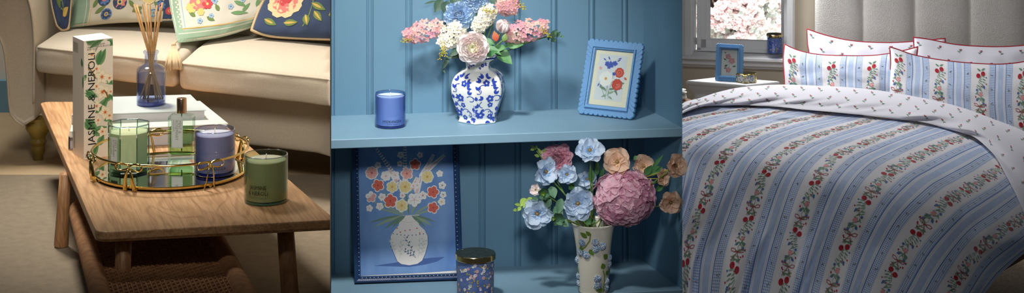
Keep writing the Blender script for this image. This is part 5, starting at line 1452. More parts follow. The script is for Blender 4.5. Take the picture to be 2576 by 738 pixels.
# ---- shell
XW = (1714 - CX) / F * 11.0
def wallZ(x): return (11 + .195 * XW) / (1 + .195 * (x - CX) / F)
wd = V((1, -.195, 0)).normalized(); wn = V((-.195, -1, 0)).normalized()   # wn: into the room
def WP(x, y, off=0):
    """point on the back wall plane brought forward by off"""
    o = V((XW, 11.0, 0)) + wn * off
    k = (x - CX) / F
    # o + t wd : (o.x + t wd.x) = k (o.y + t wd.y)
    t = (k * o.y - o.x) / (wd.x - k * wd.y); X_ = o.x + t * wd.x; Z_ = o.y + t * wd.y
    return V((X_, Z_, H - (y - YH) / F * Z_))
DFB = 2.55; zfb = H - DFB
q = MB(); q.box((-.2, 5.6, zfb - .06), (4.6, 11.6, zfb), 'carpet'); o = q.build('floor'); struct(o)
def wallseg(x0, x1, ya, yb, off=0, th=.12, m='wall_beige', top=None, bot=None):
    """wall slab between pixel columns x0..x1 and rows ya (top) .. yb (bottom)"""
    def z(p, y, alt): return V((p.x, p.y, alt)) if y is None else p
    a, b2 = WP(x0, 0, off), WP(x1, 0, off)
    ta = H - .75 if ya is None else WP(x0, ya, off).z; tb_ = H - .75 if ya is None else WP(x1, ya, off).z
    ba = zfb if yb is None else WP(x0, yb, off).z; bb_ = zfb if yb is None else WP(x1, yb, off).z
    pts = [V((a.x, a.y, ta)), V((b2.x, b2.y, tb_)), V((b2.x, b2.y, bb_)), V((a.x, a.y, ba))]
    return pts, wn * -th
WX0, WX1, WY1 = 1742, 1992, 136
q = MB()
for (x0, x1, ya, yb) in [(1500, WX0, None, None), (WX1, 2760, None, None), (WX0, WX1, WY1 + 9, None)]:
    pts, off = wallseg(x0, x1, ya, yb, m='wall_beige'); q.prism(pts, off, 'wall_beige')
struct(q.build('wall_back'))
# window: casing, reveal, sash, glass, sill
win = thing('window_1', None, None, WP(1867, 130), kind='structure')
def bar(x0, x1, y0a, y0b, y1a, y1b, o0, o1, m='white_paint', name='casing', par=None, build=True, q=None):
    """bar standing from wall offset o0 to o1 ; y0a/y0b: top row at x0/x1; y1a/y1b bottom row"""
    q = q or MB()
    pts = [WP(x0, y0a, o1), WP(x1, y0b, o1), WP(x1, y1b, o1), WP(x0, y1a, o1)]
    q.prism(pts, wn * (o0 - o1), m)
    if build: q.build(name, win)
    return q
bar(1716, 1741, -110, -110, 139, 139, 0, .02, name='side_casing'); bar(1722, 1737, -110, -110, 139, 139, .02, .03, name='casing_bead')
bar(1979, 1999, -110, -110, 142, 143, 0, .022, name='side_casing'); bar(1984, 1994, -110, -110, 142, 143, .022, .03, name='casing_bead')
q = MB(); bar(1741, 1744, -110, -110, 134, 134, -.14, .0, q=q, build=False); bar(1972, 1979, -110, -110, 142, 142, -.14, .0, q=q, build=False); q.build('reveal', win)
q = MB()
for (x0, x1, ya, yb, yc, yd, o) in [(1753, 1763, -110, -110, 126, 126, -.09), (1763, 1776, -110, -110, 122, 122, -.10), (1776, 1786, -110, -110, 100, 100, -.112), (1753, 1992, 120, 128, 127, 136, -.09), (1763, 1992, 99, 106, 121, 129, -.10), (1965, 1975, -110, -110, 106, 106, -.112)]:
    bar(x0, x1, ya, yb, yc, yd, o - .03, o, q=q, build=False)
q.build('sash', win)
q = MB(); bar(1744, 1990, 96, 104, 112, 118, -.135, -.12, q=q, build=False); q.build('lower_rail', win)
q = MB(); q.prism([WP(1770, -110, -.125), WP(1985, -110, -.125), WP(1985, 115, -.125), WP(1770, 112, -.125)], wn * -.004, 'pane'); q.build('glass_pane', win)
q = MB()
prof_s = [(-.14, 122.5), (-.10, 127.5), (.0, 134.5), (.05, 139), (.056, 141), (.056, 147), (.050, 149), (.036, 151), (.034, 160), (.020, 163), (.018, 166), (0, 166)]
def sill_pts(x, dy): return [WP(x, y + dy, o) for o, y in prof_s]
a_, b_ = sill_pts(1700, 0), sill_pts(2003, 11)
n_ = len(a_); q.add(a_ + b_, [(i, i + 1, n_ + i + 1, n_ + i) for i in range(n_ - 1)] + [tuple(range(n_)), tuple(range(n_, 2 * n_))[::-1]], 'white_paint', False)
q.build('sill', win)

# ---- outdoors
random.seed(21)
for (px, py, Z_, rp, label) in [(1830, 20, 17.5, 105, 'pale pink blossom tree filling the left of the window view'), (1960, 50, 19.0, 110, 'pale pink blossom tree at the right of the window view')]:
    cpos = P(px, py, Z_); R_ = rp * Z_ / F
    t = thing('blossom_tree', label, 'tree', V((cpos.x, cpos.y, -.6)), 'blossom trees outside the window')
    q = MB(); q.tube([V((cpos.x, cpos.y, -.6)), V((cpos.x + .03, cpos.y, cpos.z - R_ * .5)), cpos], [.06, .045, .02], 'bark', 8)
    for k in range(6): a = k * 1.05; q.tube([cpos + V((0, 0, -R_ * .4)), cpos + V((cos(a), sin(a) * .5, .3)) * R_ * .8], [.03, .008], 'bark', 6)
    q.build('trunk', t)
    q = MB()
    for k in range(9000):
        d = V((random.gauss(0, 1), random.gauss(0, 1), random.gauss(0, 1))).normalized() * random.uniform(.35, 1.05) ** .6
        nz = noise.noise(d * 2.2 + V((px * .1, 0, 0)))
        if nz < -.12: continue
        p = cpos + V((d.x * 1.15, d.y * .7, d.z)) * R_; floret(q, XF(p, V((random.uniform(-1, 1), -1, random.uniform(-1, 1))), random.uniform(0, 6)), 4, random.uniform(.016, .028), 'blossom' if nz > .0 else 'foliage_pale', None, .3, .55)
    q.build('blossom_crown', t)
q = MB()
p0 = P(1700, 120, 21); R_ = 1.3
cpos = P(1870, -10, 22)
for k in range(2600):
    d = V((random.uniform(-1, 1) * 1.5, random.uniform(-.3, .3), random.uniform(-1, 1) * .9)); p = cpos + d
    leaf3(q, p, V((random.uniform(-1, 1), -.3, random.uniform(-1, 1))), random.uniform(.1, .18), .05, 'foliage_pale', nv=2)
q.box((cpos.x - 1.5, cpos.y + .25, -.6), (cpos.x + 1.5, cpos.y + .6, cpos.z + .9), 'foliage_pale')
tag(q.build('hedge', org=V((cpos.x, cpos.y, -.6))), 'pale green hedge blurred behind the blossom trees', 'hedge')
q = MB(); q.box((1.0, 12.0, -.7), (4.2, 26, -.6), 'foliage_pale'); tag(q.build('lawn', org=V((2.5, 18, -.6))), 'pale lawn outside the bedroom window', 'lawn', kind='structure')

# ---- nightstand
DN = 2.095
def NP(x, y, D=DN): return G(x, y, D)
L3, F3, R3 = NP(1729, 203), NP(1877, 214.5), NP(1958, 205); B3 = L3 + R3 - F3
ns = thing('nightstand', 'white painted nightstand with a moulded top beside the bed', 'nightstand', V(((L3.x + R3.x) / 2, (L3.y + R3.y) / 2, zfb)))
cN = (L3 + R3) / 2
def nring(k, z): return [V((cN.x + (p.x - cN.x) * k, cN.y + (p.y - cN.y) * k, z)) for p in (L3, F3, R3, B3)]
zt_ = L3.z; u = 10.4 / F
q = MB()
steps = [(1.0, zt_), (1.02, zt_ - 2 * u), (1.03, zt_ - 5 * u), (1.02, zt_ - 9 * u), (.97, zt_ - 12 * u), (.965, zt_ - 14 * u), (.95, zt_ - 20 * u), (.90, zt_ - 25 * u), (.88, zt_ - 26 * u), (.88, zt_ - 29 * u)]
vs = []
for k, z in steps: vs += nring(k, z)
q.add(vs, [(j * 4 + i, j * 4 + (i + 1) % 4, (j + 1) * 4 + (i + 1) % 4, (j + 1) * 4 + i) for j in range(len(steps) - 1) for i in range(4)], 'white_paint', False)
q.add(vs[:4], [(0, 1, 2, 3)], 'white_paint', False); q.build('top', ns)
q = MB(); bz = zt_ - 28 * u
b0 = nring(.84, bz); q.prism(b0, (0, 0, zfb - bz + .05), 'white_paint'); bm = nring(.88, bz - 18 * u); q.prism(bm, (0, 0, -.006), 'white_paint'); q.build('carcass', ns)
for i in range(2):
    z1 = bz - .02 - i * .16
    q = MB(); a, b2 = b0[0], b0[1]; dd = (b2 - a); nf = V((dd.y, -dd.x, 0)).normalized()
    if nf.y > 0: nf = -nf
    pts = [a + dd * .06 + nf * .0005, a + dd * .94 + nf * .0005]
    q.prism([V((pts[0].x, pts[0].y, z1)), V((pts[1].x, pts[1].y, z1)), V((pts[1].x, pts[1].y, z1 - .14)), V((pts[0].x, pts[0].y, z1 - .14))], nf * .012, 'white_paint'); dr = q.build('drawer', ns)
    q = MB(); q.sphere(a + dd * .5 + nf * .022 + V((0, 0, z1 - a.z - .07)), .012, 'brass', 10, 8); q.build('knob', dr)

# picture frame
bl, br = NP(1798, 199.5), NP(1868, 199.5)
bl = P(1798, 199, 10.44); br = P(1868, 203, 10.40); bl.z = br.z = zt_ + .0003
bl = P(1798, (H - bl.z) * F / 10.44 + YH, 10.44)
tl, tr = P(1801, 108.5, 10.50), None
dw = (P(1868, 200, 10.40) - bl); dw.z = 0
def art2(A, x0, y0, x1, y1):
    w, h = x1 - x0, y1 - y0; X = lambda s: x0 + s * w; Y = lambda t: y0 + t * h
    for (s, t, a, L, wd_) in [(.5, .3, 1.5, .5, .012), (.45, .5, 2.2, .3, .012), (.5, .45, .6, .3, .012)]: A.curve(X(s), Y(t), a, L * w, .3, wd_ * w, 'a_green', 1)
    for (s, t, a, L, wd_) in [(.2, .34, .6, .24, .07), (.3, .6, 2.6, .2, .05), (.7, .36, .2, .24, .05), (.28, .86, 2.4, .14, .04), (.35, .3, 3.4, .2, .05), (.6, .3, 4.6, .2, .02)]: A.leaf(X(s), Y(t), a, L * w, wd_ * w, 'a_green', 1)
    for (s, t, r) in [(.42, .74, .2), (.66, .58, .22), (.44, .22, .2)]: A.flower(X(s), Y(t), r * w, 5, 'd_pink', 'd_red', 2, s * 9, .42, .22); A.flower(X(s), Y(t), r * w * .7, 5, 'dahlia_pink', 'a_gold', 4, s * 9, .2, .2)
scallop_frame('picture_frame', 'small blue scalloped frame with a pink flower print on the nightstand', [tl, tl + dw, bl + dw, bl], 11, 14, .009 * 1.9, .012, .012, art2, lip=.009, mat_w='a_white')

# trinket box: hexagonal glass box with gilt edges
tc = G(1877.5, 199, DN); tc = P(1877.5, 0, 10.42); tc.z = zt_
u = 10.42 / F; RH = 27 * u; hz = 21 * u
t = thing('trinket_box', 'small hexagonal gold edged glass trinket box on the nightstand', 'box', tc)
hexa = [V((cos(a), sin(a) * .8, 0)) * RH for a in [radians(-100 + 60 * i) for i in range(6)]]
q = MB()
for i in range(6):
    p, p2 = tc + hexa[i], tc + hexa[(i + 1) % 6]; U = V((0, 0, hz)); e = .0021
    for (A0, B0) in [(p + V((0, 0, e)), p2 + V((0, 0, e))), (p + U, p2 + U), (p, p + U)]: q.tube([A0, B0], e, 'brass', 6)
q.build('gilt_frame', t)
q = MB(); q.prism([tc + h_ * .96 + V((0, 0, .002)) for h_ in hexa], (0, 0, hz - .004), 'a_white')
for i in range(6):
    p, p2 = tc + hexa[i] * .965, tc + hexa[(i + 1) % 6] * .965; A = Art(); W_ = (p2 - p).length; random.seed(i)
    for k in range(26): x, y = random.uniform(.1, .9) * W_, random.uniform(.12, .88) * hz; A.leaf(x, y, random.uniform(0, 6), .006, .0014, 'd_dark', 0); A.disc(x, y, .0016, 'd_lblue', 1, 5)
    nn_ = (hexa[i] + hexa[(i + 1) % 6]).normalized(); q.art(A, lambda x, y, h: p + (p2 - p) * (x / W_) + V((0, 0, y)) + nn_ * h, h0=.0008)
q.build('printed_panels', t)
q = MB(); q.prism([tc + h_ * 1.0 + V((0, 0, hz)) for h_ in hexa], (0, 0, .003), 'gold_band'); q.build('lid', t)
q = MB(); q.tube([tc + hexa[0] * 1.08 + V((-.012, 0, hz)), tc + hexa[0] * 1.1 + V((-.002, -.004, hz - .012)), tc + hexa[0] * 1.08 + V((.006, 0, hz))], .003, 'brass', 6); q.sphere(tc + hexa[0] * 1.1 + V((-.002, -.004, hz - .006)), .006, 'brass', 8, 6); q.build('clasp', t)

# candle jar on the sill
sc0 = WP(1949, 143.5, .026); sc0.z = WP(1949, 139.2, .05).z + .0004
u = sc0.y / F
t = thing('candle_jar', 'glass candle jar with blue floral print and gold label on the window sill', 'candle', sc0)
T = Matrix.Translation(sc0); R_ = 20 * u; hj = 46 * u
q = MB(); q.lathe([(0, 0), (R_ * .94, 0), (R_, .002), (R_, hj), (R_ * .93, hj), (R_ * .93, .008), (0, .008)], 'glass_periwinkle', 40, T); q.build('glass_jar', t)
q = MB(); RR = R_ * .9; q.lathe([(0, .012), (RR, .012), (RR, hj * .9), (0, hj * .9)], 'jar_print', 32, T)
A = Art(); random.seed(4)
for k in range(70):
    x = random.uniform(-1.5, 1.5) * RR; y = random.uniform(.016, hj * .86); A.leaf(x, y, random.uniform(0, 6), .007, .0022, random.choice(['seed', 'a_white', 'd_dark', 'a_green2', 'd_dark']), 1)
A.poly([(x * RR, y) for x, y in [(-1.45, hj * .16), (.2, hj * .16), (.2, hj * .42), (-1.45, hj * .42)]], 'jar_label', 3)
q.art(A, lambda x, y, h: sc0 + V(((RR + h) * cos(-pi / 2 + x / RR), (RR + h) * sin(-pi / 2 + x / RR), y)), h0=.0006, dl=.0003); q.build('printed_wax', t)
q = MB(); q.lathe([(0, hj), (R_ * 1.02, hj), (R_ * 1.04, hj + .002), (R_ * 1.04, hj + .009), (R_ * 1.0, hj + .011), (0, hj + .0105)], 'gold_band', 40, T); q.build('lid', t)

# small dish on a stand behind the bed corner at the far left
dc = P(1712, 0, 10.2); dc.z = zfb
t = thing('side_stool', 'small round stool with stacked white dishes glimpsed at the left of the nightstand', 'stool', dc)
u = 10.2 / F; T = Matrix.Translation(V((dc.x, dc.y, 0)))
zd = H - (252 + 900) * u
q = MB(); q.lathe([(0, zd - .03), (.05, zd - .03), (.05, zd), (0, zd)], 'bed_wood', 24, T); q.tube([V((dc.x, dc.y, zfb)), V((dc.x, dc.y, zd - .02))], .02, 'bed_wood', 10); q.lathe([(0, zfb), (.05, zfb), (.045, zfb + .01), (0, zfb + .012)], 'bed_wood', 24, T); q.build('stand', t)
q = MB(); q.lathe([(0, zd), (.02, zd), (.03, zd + .012), (.026, zd + .028), (.012, zd + .034), (0, zd + .036)], 'ceramic', 24, T); q.lathe([(0, zd + .034), (.028, zd + .036), (.030, zd + .038), (0, zd + .037)], 'ceramic', 24, T); q.lathe([(0, zd + .046), (.024, zd + .048), (.026, zd + .050), (0, zd + .049)], 'ceramic', 24, T); q.build('dishes', t)

# ---- bed
bed = thing('bed', 'bed with a cream boucle headboard of tall rounded panels', 'bed', V((1.6, 8.5, zfb)))
hb_off = .10
seams = [2050, 2168, 2298, 2437, 2577, 2720]
for i in range(5):
    x0, x1 = seams[i], seams[i + 1]
    def hf_(s, t):
        # s across, t up (0 bottom .. 1 top)
        ytop = -150 if i else -10
        if i == 0:
            xl = lerp(x0, x1, s); yt = -8 - 70 * sqrt(max(0, 1 - (1 - s) ** 2.6))
        else: xl = lerp(x0, x1, s); yt = -78 - 25 * sin(pi * s)
        y = lerp(330, yt, t)
        d = .022 * (max(0, 1 - abs(2 * s - 1) ** 3.2) ** .5) * min(1, (1 - t) * 12 + .0) ** .5
        return WP(xl, y, hb_off + d)
    q = MB(); q.grid(hf_, 22, 40, 'boucle')
    bk0, bk1 = WP(x0, 330, .02), WP(x1, 330, .02)
    def bf_(s, t): 
        p = hf_(s, t); yy = CX + F * p.x / p.y; return WP(yy, F * (H - p.z) / p.y + YH, .02)
    q.grid(bf_, 22, 4, 'boucle', flip=True)
    def edge_(s, t): return hf_(s, 1).lerp(bf_(s, 1), t)
    q.grid(edge_, 22, 2, 'boucle'); q.grid(lambda s, t: hf_(0, s).lerp(bf_(0, s), t), 20, 2, 'boucle'); q.grid(lambda s, t: hf_(1, s).lerp(bf_(1, s), t), 20, 2, 'boucle')
    q.build('headboard_panel', bed)
DB = 1.94
def bp(x, y, D): return G(x, y, D)
corn = [(1840, 272), (2640, 425), (2380, 555), (1680, 378)]
q = MB(); q.prism([bp(x, y, 2.02) for x, y in corn], (0, 0, -.14), 'cotton'); q.build('mattress', bed)
q = MB(); q.prism([bp(x, y, 2.02) + V((0, 0, -.141)) for x, y in corn], (0, 0, -.15), 'bed_wood'); q.build('bed_base', bed)
for (x, y) in corn:
    c_ = bp(x, y, 2.02); cc_ = sum([bp(*k_, 2.02) for k_ in corn], V((0, 0, 0))) / 4; p = c_ + (cc_ - c_) * .06
    q = MB(); q.tube([V((p.x, p.y, zfb)), V((p.x, p.y, c_.z - .28))], [.03, .04], 'bed_wood', 12); q.build('leg', bed)

# duvet: control net rows (u) x cherries (v)
net = {
 -1: [(1560, 600), (1578, 470), (1590, 380), (1625, 322), (1668, 295), (1720, 278), (1770, 268), (1800, 262), (1830, 258)],
 0: [(1585, 690), (1600, 560), (1620, 430), (1650, 345), (1700, 312), (1725, 302), (1795, 287), (1865, 276), (1905, 266)],
 1: [(1650, 740), (1672, 590), (1690, 480), (1705, 388), (1765, 338), (1835, 313), (1893, 297), (1950, 283), (1995, 272)],
 2: [(1725, 850), (1724, 660), (1765, 524), (1811, 407), (1872, 350), (1939, 321), (2000, 304), (2053, 293), (2095, 280)],
 3: [(1815, 900), (1848, 672), (1883, 550), (1928, 435), (1987, 372), (2052, 343), (2103, 326), (2159, 311), (2208, 296)],
 4: [(1930, 900), (1972, 706), (2006, 583), (2050, 459), (2108, 392), (2170, 362), (2217, 345), (2271, 326), (2316, 309)],
 5: [(2050, 900), (2085, 752), (2124, 622), (2180, 503), (2233, 438), (2293, 402), (2339, 378), (2388, 358), (2439, 341)],
 6: [(2150, 940), (2196, 800), (2247, 684), (2305, 586), (2387, 506), (2427, 479), (2480, 449), (2517, 422), (2560, 395)],
 7: [(2280, 960), (2320, 860), (2366, 780), (2409, 706), (2461, 630), (2541, 570), (2590, 530), (2630, 500), (2680, 465)],
 8: [(2395, 980), (2430, 890), (2466, 820), (2500, 765), (2545, 715), (2610, 655), (2670, 610), (2720, 580), (2780, 545)],
}
rows = sorted(net)
def cr(p0, p1, p2, p3, t): return .5 * ((2 * p1) + (p2 - p0) * t + (2 * p0 - 5 * p1 + 4 * p2 - p3) * t * t + (3 * p1 - p0 - 3 * p2 + p3) * t ** 3)
def netrow(r, v):
    L_ = [V(p) for p in net[max(-1, min(8, r))]]
    i = int(math.floor(v)); i = max(0, min(7, i)); t = v - i
    g = lambda k: L_[k] if 0 <= k <= 8 else (L_[0] * 2 - L_[1] if k < 0 else L_[8] * 2 - L_[7])
    return cr(g(i - 1), g(i), g(i + 1), g(i + 2), t)
def netxy(u_, v):
    i = int(math.floor(u_)); i = max(-1, min(7, i)); t = u_ - i
    pm1 = netrow(i - 1, v) if i - 1 >= -1 else netrow(i, v) * 2 - netrow(i + 1, v)
    p2 = netrow(i + 2, v) if i + 2 <= 8 else netrow(i + 1, v) * 2 - netrow(i, v)
    return cr(pm1, netrow(i, v), netrow(i + 1, v), p2, t)
def softp(x): return x if x > 20 else math.log(1 + math.exp(x))
YB = [(0, 330), (.13, 340), (.25, 375), (.4, 420), (.55, 470), (.7, 520), (.85, 590), (1, 640)]
def ybend(t):
    for i in range(1, len(YB)):
        if YB[i][0] >= t: return lerp(YB[i - 1][1], YB[i][1], (t - YB[i - 1][0]) / (YB[i][0] - YB[i - 1][0]))
    return YB[-1][1]
def duvet_Z(x, y, u_, v):
    f = (x - 1560) / (2700 - 1560)
    yb = ybend(max(0, min(1, f)))
    w_ = 26
    over = softp((y - yb) / w_) * w_
    ye = y - over
    Z_ = DB * F / (ye - YH) - .0011 * over
    drop = sm(-10, 160, y - yb)
    # soft folds running down the overhang, and quilted puffs on top
    Z_ -= drop * .085 * (noise.noise(V((u_ * 1.5 + 3.1, v * .35, 1.3))) + .4 * noise.noise(V((u_ * 3.4, v * .8, 7.7))))
    Z_ -= (1 - .6 * drop) * .03 * noise.noise(V((u_ * 1.3 + 1, v * 1.2, 4.4))) + .010 * noise.noise(V((u_ * 4, v * 1.6, 2.2)))
    for (uc, amp, wdt, v0, v1) in [(3.42, .11, .11, 2.6, .2), (4.45, .08, .12, 3.4, 1.4), (1.35, .07, .12, 3.2, 1.2), (2.35, .05, .10, 3.0, .8), (5.6, .05, .10, 3.0, .6), (6.6, .06, .1, 3.2, .8)]:
        uu = uc + .18 * (v - 2)
        Z_ -= amp * math.exp(-((u_ - uu) / wdt) ** 2) * sm(v0, v1, v)
    return Z_
def duvet_pt(u_, v, h=0):
    p = netxy(u_, v); Z_ = duvet_Z(p.x, p.y, u_, v)
    return P(p.x, p.y, Z_ - h * 1.0)
duvet = thing('duvet', 'duvet in blue stripes with red cherry garlands spread over the bed', 'duvet', V((1.5, 7.6, H - 2.0)))
q = MB()
q.grid(lambda a, b_: duvet_pt(a, b_), 9 * 24, 8 * 20, 'stripe_cotton', u0=-1, u1=7.68, v0=0.0, v1=8.0, uv=lambda a, b_: (a + 2, b_ + 2))
out = []
mA, mB_, sp1 = motif('a', 1), motif('a', -1), sprig()
for r_ in range(-1, 9):
    for k in range(0, 9):
        place(mA if (r_ + k) % 2 else mB_, r_ * 1.0 + .0, k + .0, .0082, -.0094, out)
    for k in range(0, 24):
        v_ = k / 3 + .1
        for du in (.275, .69): minisprig(r_ + du + .01 * (k % 3 - 1), v_ + (.1 if du > .5 else 0), .0032, .0034, out, k * 1.3 + r_)
class _A: pass
aa = _A(); aa.items = [(p, m, l) for p, m, l in out if all(-1 <= x[0] <= 7.66 and 0.01 <= x[1] <= 7.98 for x in p)]; aa.meshes = []
q.art(aa, lambda x, y, h: duvet_pt(x, y, h), h0=.0013, dl=.0001)
q.build('striped_cover', duvet)
# hem under-layer along the side
# turned-back white part
ftop = [(1640, 318), (1714, 262), (1760, 247), (1810, 231), (1870, 219), (1960, 213), (2060, 216), (2150, 221), (2240, 232), (2350, 253), (2430, 274), (2500, 300), (2576, 330), (2680, 385), (2760, 450)]
fbot = [(1640, 345), (1700, 296), (1745, 274), (1790, 266), (1862, 266), (1939, 268), (2020, 277), (2144, 287), (2256, 299), (2330, 310), (2383, 323), (2430, 338), (2457, 351), (2499, 390), (2524, 430), (2552, 482), (2590, 560), (2650, 640)]
FT, FB = polyf(ftop), polyf(fbot)
def fold_pt(s, t, h=0):
    p = FT(s).lerp(FB(s), t)
    drop = sm(.72, 1, s)
    yb_ = ybend(max(0, min(1, (p.x - 1560) / 1140))) + 10
    Zt = DB * F / (min(p.y, yb_) - YH) - .0011 * max(0, p.y - yb_)
    bul = .05 + .05 * sin(pi * min(1, t))
    Z_ = Zt - bul * (sin(pi * (.12 + .88 * t)) ** .6 if t < 1 else 0) * 1.0 - .055
    nz = noise.noise(V((s * 16 + t * 3.0, t * 1.4, 3.3))) * sm(.15, .8, t) + .35 * noise.noise(V((s * 34 + t * 7, t * 1.5, 8.1))) * sm(.3, .9, t)
    Z_ -= .075 * nz * sm(1.06, .75, t)
    y = p.y + 3 * nz * sm(.5, 1, t)
    return P(p.x, y, Z_ - h)
q = MB(); q.grid(fold_pt, 260, 30, 'cotton')
q.grid(lambda s, t: fold_pt(s, 1).lerp(P(FB(s).x, FB(s).y - 10, DB * F / (FB(s).y - YH) + .02), t), 160, 3, 'cotton')
q.grid(lambda s, t: fold_pt(s, 0).lerp(P(FT(s).x, FT(s).y + 30, DB * F / (FT(s).y - YH) + .05), t), 160, 3, 'cotton')
out = []; rnd = random.Random(9)
for i in range(27):
    for j in range(3):
        s = (i + .5 * (j % 2)) / 27 + .004; t = .16 + .3 * j
        A = Art(); fl_ = rnd.choice([1, -1]); ro = rnd.uniform(-.5, .5)
        wl_ = 1.0
        A.line([(0, 5), (1 * fl_, 0), (0, -5)], 1.1, 'd_green', 0); A.leaf(0, 3, -1.5 + 1.2 * fl_, 8, 1.5, 'd_green', 0); A.leaf(0, 0, -1.5 - 1.1 * fl_, 6, 1.3, 'd_green', 0); A.disc(-4 * fl_, -5, 1.9, 'd_red', 1, 6); A.disc(-1 * fl_, -4, 1.4, 'd_bow', 1, 6)
        hpx = max(20, (FB(s) - FT(s)).length)
        for poly, m, l in A.items: out.append(([(s + p[0] / 1300, t + p[1] / hpx * .9) for p in poly], m, l))
aa.items = [(p, m, l) for p, m, l in out if all(0 < x[0] < 1 and 0 < x[1] < .97 for x in p)]
q.art(aa, fold_pt, h0=.0016, dl=.0001)
q.build('turned_back_top', duvet, label='white turned back part with small red sprigs')

# ---- pillows
def pillow(label, top, bottom, left, right, zs, bulge, m, seed, deco, wpx, hpx, grp, uvf=None):
    fr, bk, ed = cushion_surface(top, bottom, left, right, zs, bulge, .012, seed, 3.2, .42)
    r = thing('pillow', label, 'pillow', fr(.5, .98), grp)
    bb, pp_ = cushion(fr, bk, ed, m, m, 70, 30, 'red_piping', .0042, uv=uvf)
    aa = _A(); aa.items = deco; aa.meshes = []
    bb.art(aa, lambda x, y, h: fr(max(.004, min(.996, x)), max(.004, min(.996, y)), h), h0=.0014, dl=.0001)
    bb.build('pillowcase', r); pp_.build('piping', r)
    return r
def stripe_deco(u0, nper, vper, v0):
    """garlands on a pillow; s = (u - u0) / nper ; t = v / vper"""
    out = []
    for k in range(-1, int(nper) + 2):
        for j in range(0, int(vper) + 2):
            tmp = []; place(mA, k, j, .0086, .0096, tmp)
            for poly, m, l in tmp: out.append(([((p[0] - u0) / nper, (p[1] - v0) / vper) for p in poly], m, l))
        for j in range(0, int(vper * 3) + 2):
            tmp = []
            for du in (.275, .69): minisprig(k + du, j / 3, .0034, .0040, tmp, j * 1.1 + k)
            for poly, m, l in tmp: out.append(([((p[0] - u0) / nper, (p[1] - v0) / vper) for p in poly], m, l))
    return [(p, m, l) for p, m, l in out if all(.01 < x[0] < .99 and .01 < x[1] < .99 for x in p)]
def sprig_deco(nx, ny, wpx, hpx, seed):
    rn = random.Random(seed); out = []
    for i in range(nx):
        for j in range(ny):
            s = (i + .25 + .5 * (j % 2)) / nx; t = (j + .5) / ny; fl_ = rn.choice([1, -1]); A = Art()
            A.line([(0, 5), (1 * fl_, 0), (0, -5)], 1.0, 'd_green', 0); A.leaf(0, 3, -1.5 + 1.2 * fl_, 7, 1.3, 'd_green', 0); A.disc(-4 * fl_, -4, 1.8, 'd_red', 1, 6); A.disc(-1 * fl_, -4, 1.3, 'd_bow', 1, 6); A.leaf(0, 0, -1.5 - 1.1 * fl_, 5, 1.2, 'd_dark', 0)
            for poly, m, l in A.items: out.append(([(s + p[0] / wpx, t + p[1] / hpx) for p in poly], m, l))
    return [(p, m, l) for p, m, l in out if all(.01 < x[0] < .99 and .01 < x[1] < .99 for x in p)]
def zof(x, off): 
    p = WP(x, 200, off); return p.y
zc = [zof(2030, .34), zof(2378, .34), zof(2030, .5), zof(2378, .5)]
pillow('white pillow with red piping and small sprigs, back left against the headboard', [(2030, 73), (2080, 90), (2150, 104), (2240, 108), (2320, 103), (2378, 97)], [(2036, 250), (2200, 262), (2375, 256)], [(2030, 73), (2032, 110), (2037, 150), (2036, 250)], [(2378, 97), (2376, 150), (2375, 256)],
       [zof(2030, .22), zof(2378, .22), zof(2030, .36), zof(2378, .36)], .075, 'cotton', 3, sprig_deco(7, 6, 340, 170, 1), 340, 170, 'plain white pillows')
pillow('white pillow with red piping and small sprigs, back right against the headboard', [(2298, 94), (2340, 100), (2400, 112), (2460, 117), (2530, 118), (2600, 112), (2660, 100)], [(2302, 280), (2480, 300), (2660, 300)], [(2298, 94), (2301, 150), (2302, 280)], [(2660, 100), (2656, 200), (2660, 300)],
       [zof(2298, .26), zof(2660, .24), zof(2298, .40), zof(2660, .38)], .075, 'cotton', 4, sprig_deco(7, 6, 360, 180, 2), 360, 180, 'plain white pillows')
u0, npr = -.10, 3.35
pillow('striped cherry pillow with red piping, front left', [(1974, 112), (2010, 128), (2060, 138), (2130, 141), (2200, 140), (2260, 131), (2309, 118)], [(1976, 256), (2140, 268), (2304, 264)], [(1974, 112), (1971, 150), (1974, 200), (1976, 256)], [(2309, 118), (2306, 140), (2302, 200), (2304, 264)],
       [zof(1974, .44), zof(2309, .44), zof(1974, .62), zof(2309, .62)], .085, 'stripe_cotton', 5, stripe_deco(-.22, 3.35, 1.35, -.30), 330, 150, 'striped pillows', uvf=lambda s, t: (-.22 + s * 3.35 + 4, t * 1.35 + 4))
pillow('striped cherry pillow with red piping, front right', [(2238, 118), (2262, 126), (2300, 139), (2370, 152), (2450, 160), (2520, 162), (2580, 155), (2640, 140)], [(2234, 300), (2430, 335), (2650, 390)], [(2238, 118), (2241, 160), (2236, 215), (2234, 300)], [(2640, 140), (2636, 250), (2650, 390)],
       [zof(2238, .50), zof(2640, .50), zof(2238, .70), zof(2640, .78)], .09, 'stripe_cotton', 6, stripe_deco(-.20, 3.85, 1.75, -.25), 400, 220, 'striped pillows', uvf=lambda s, t: (-.20 + s * 3.85 + 4, t * 1.75 + 4))
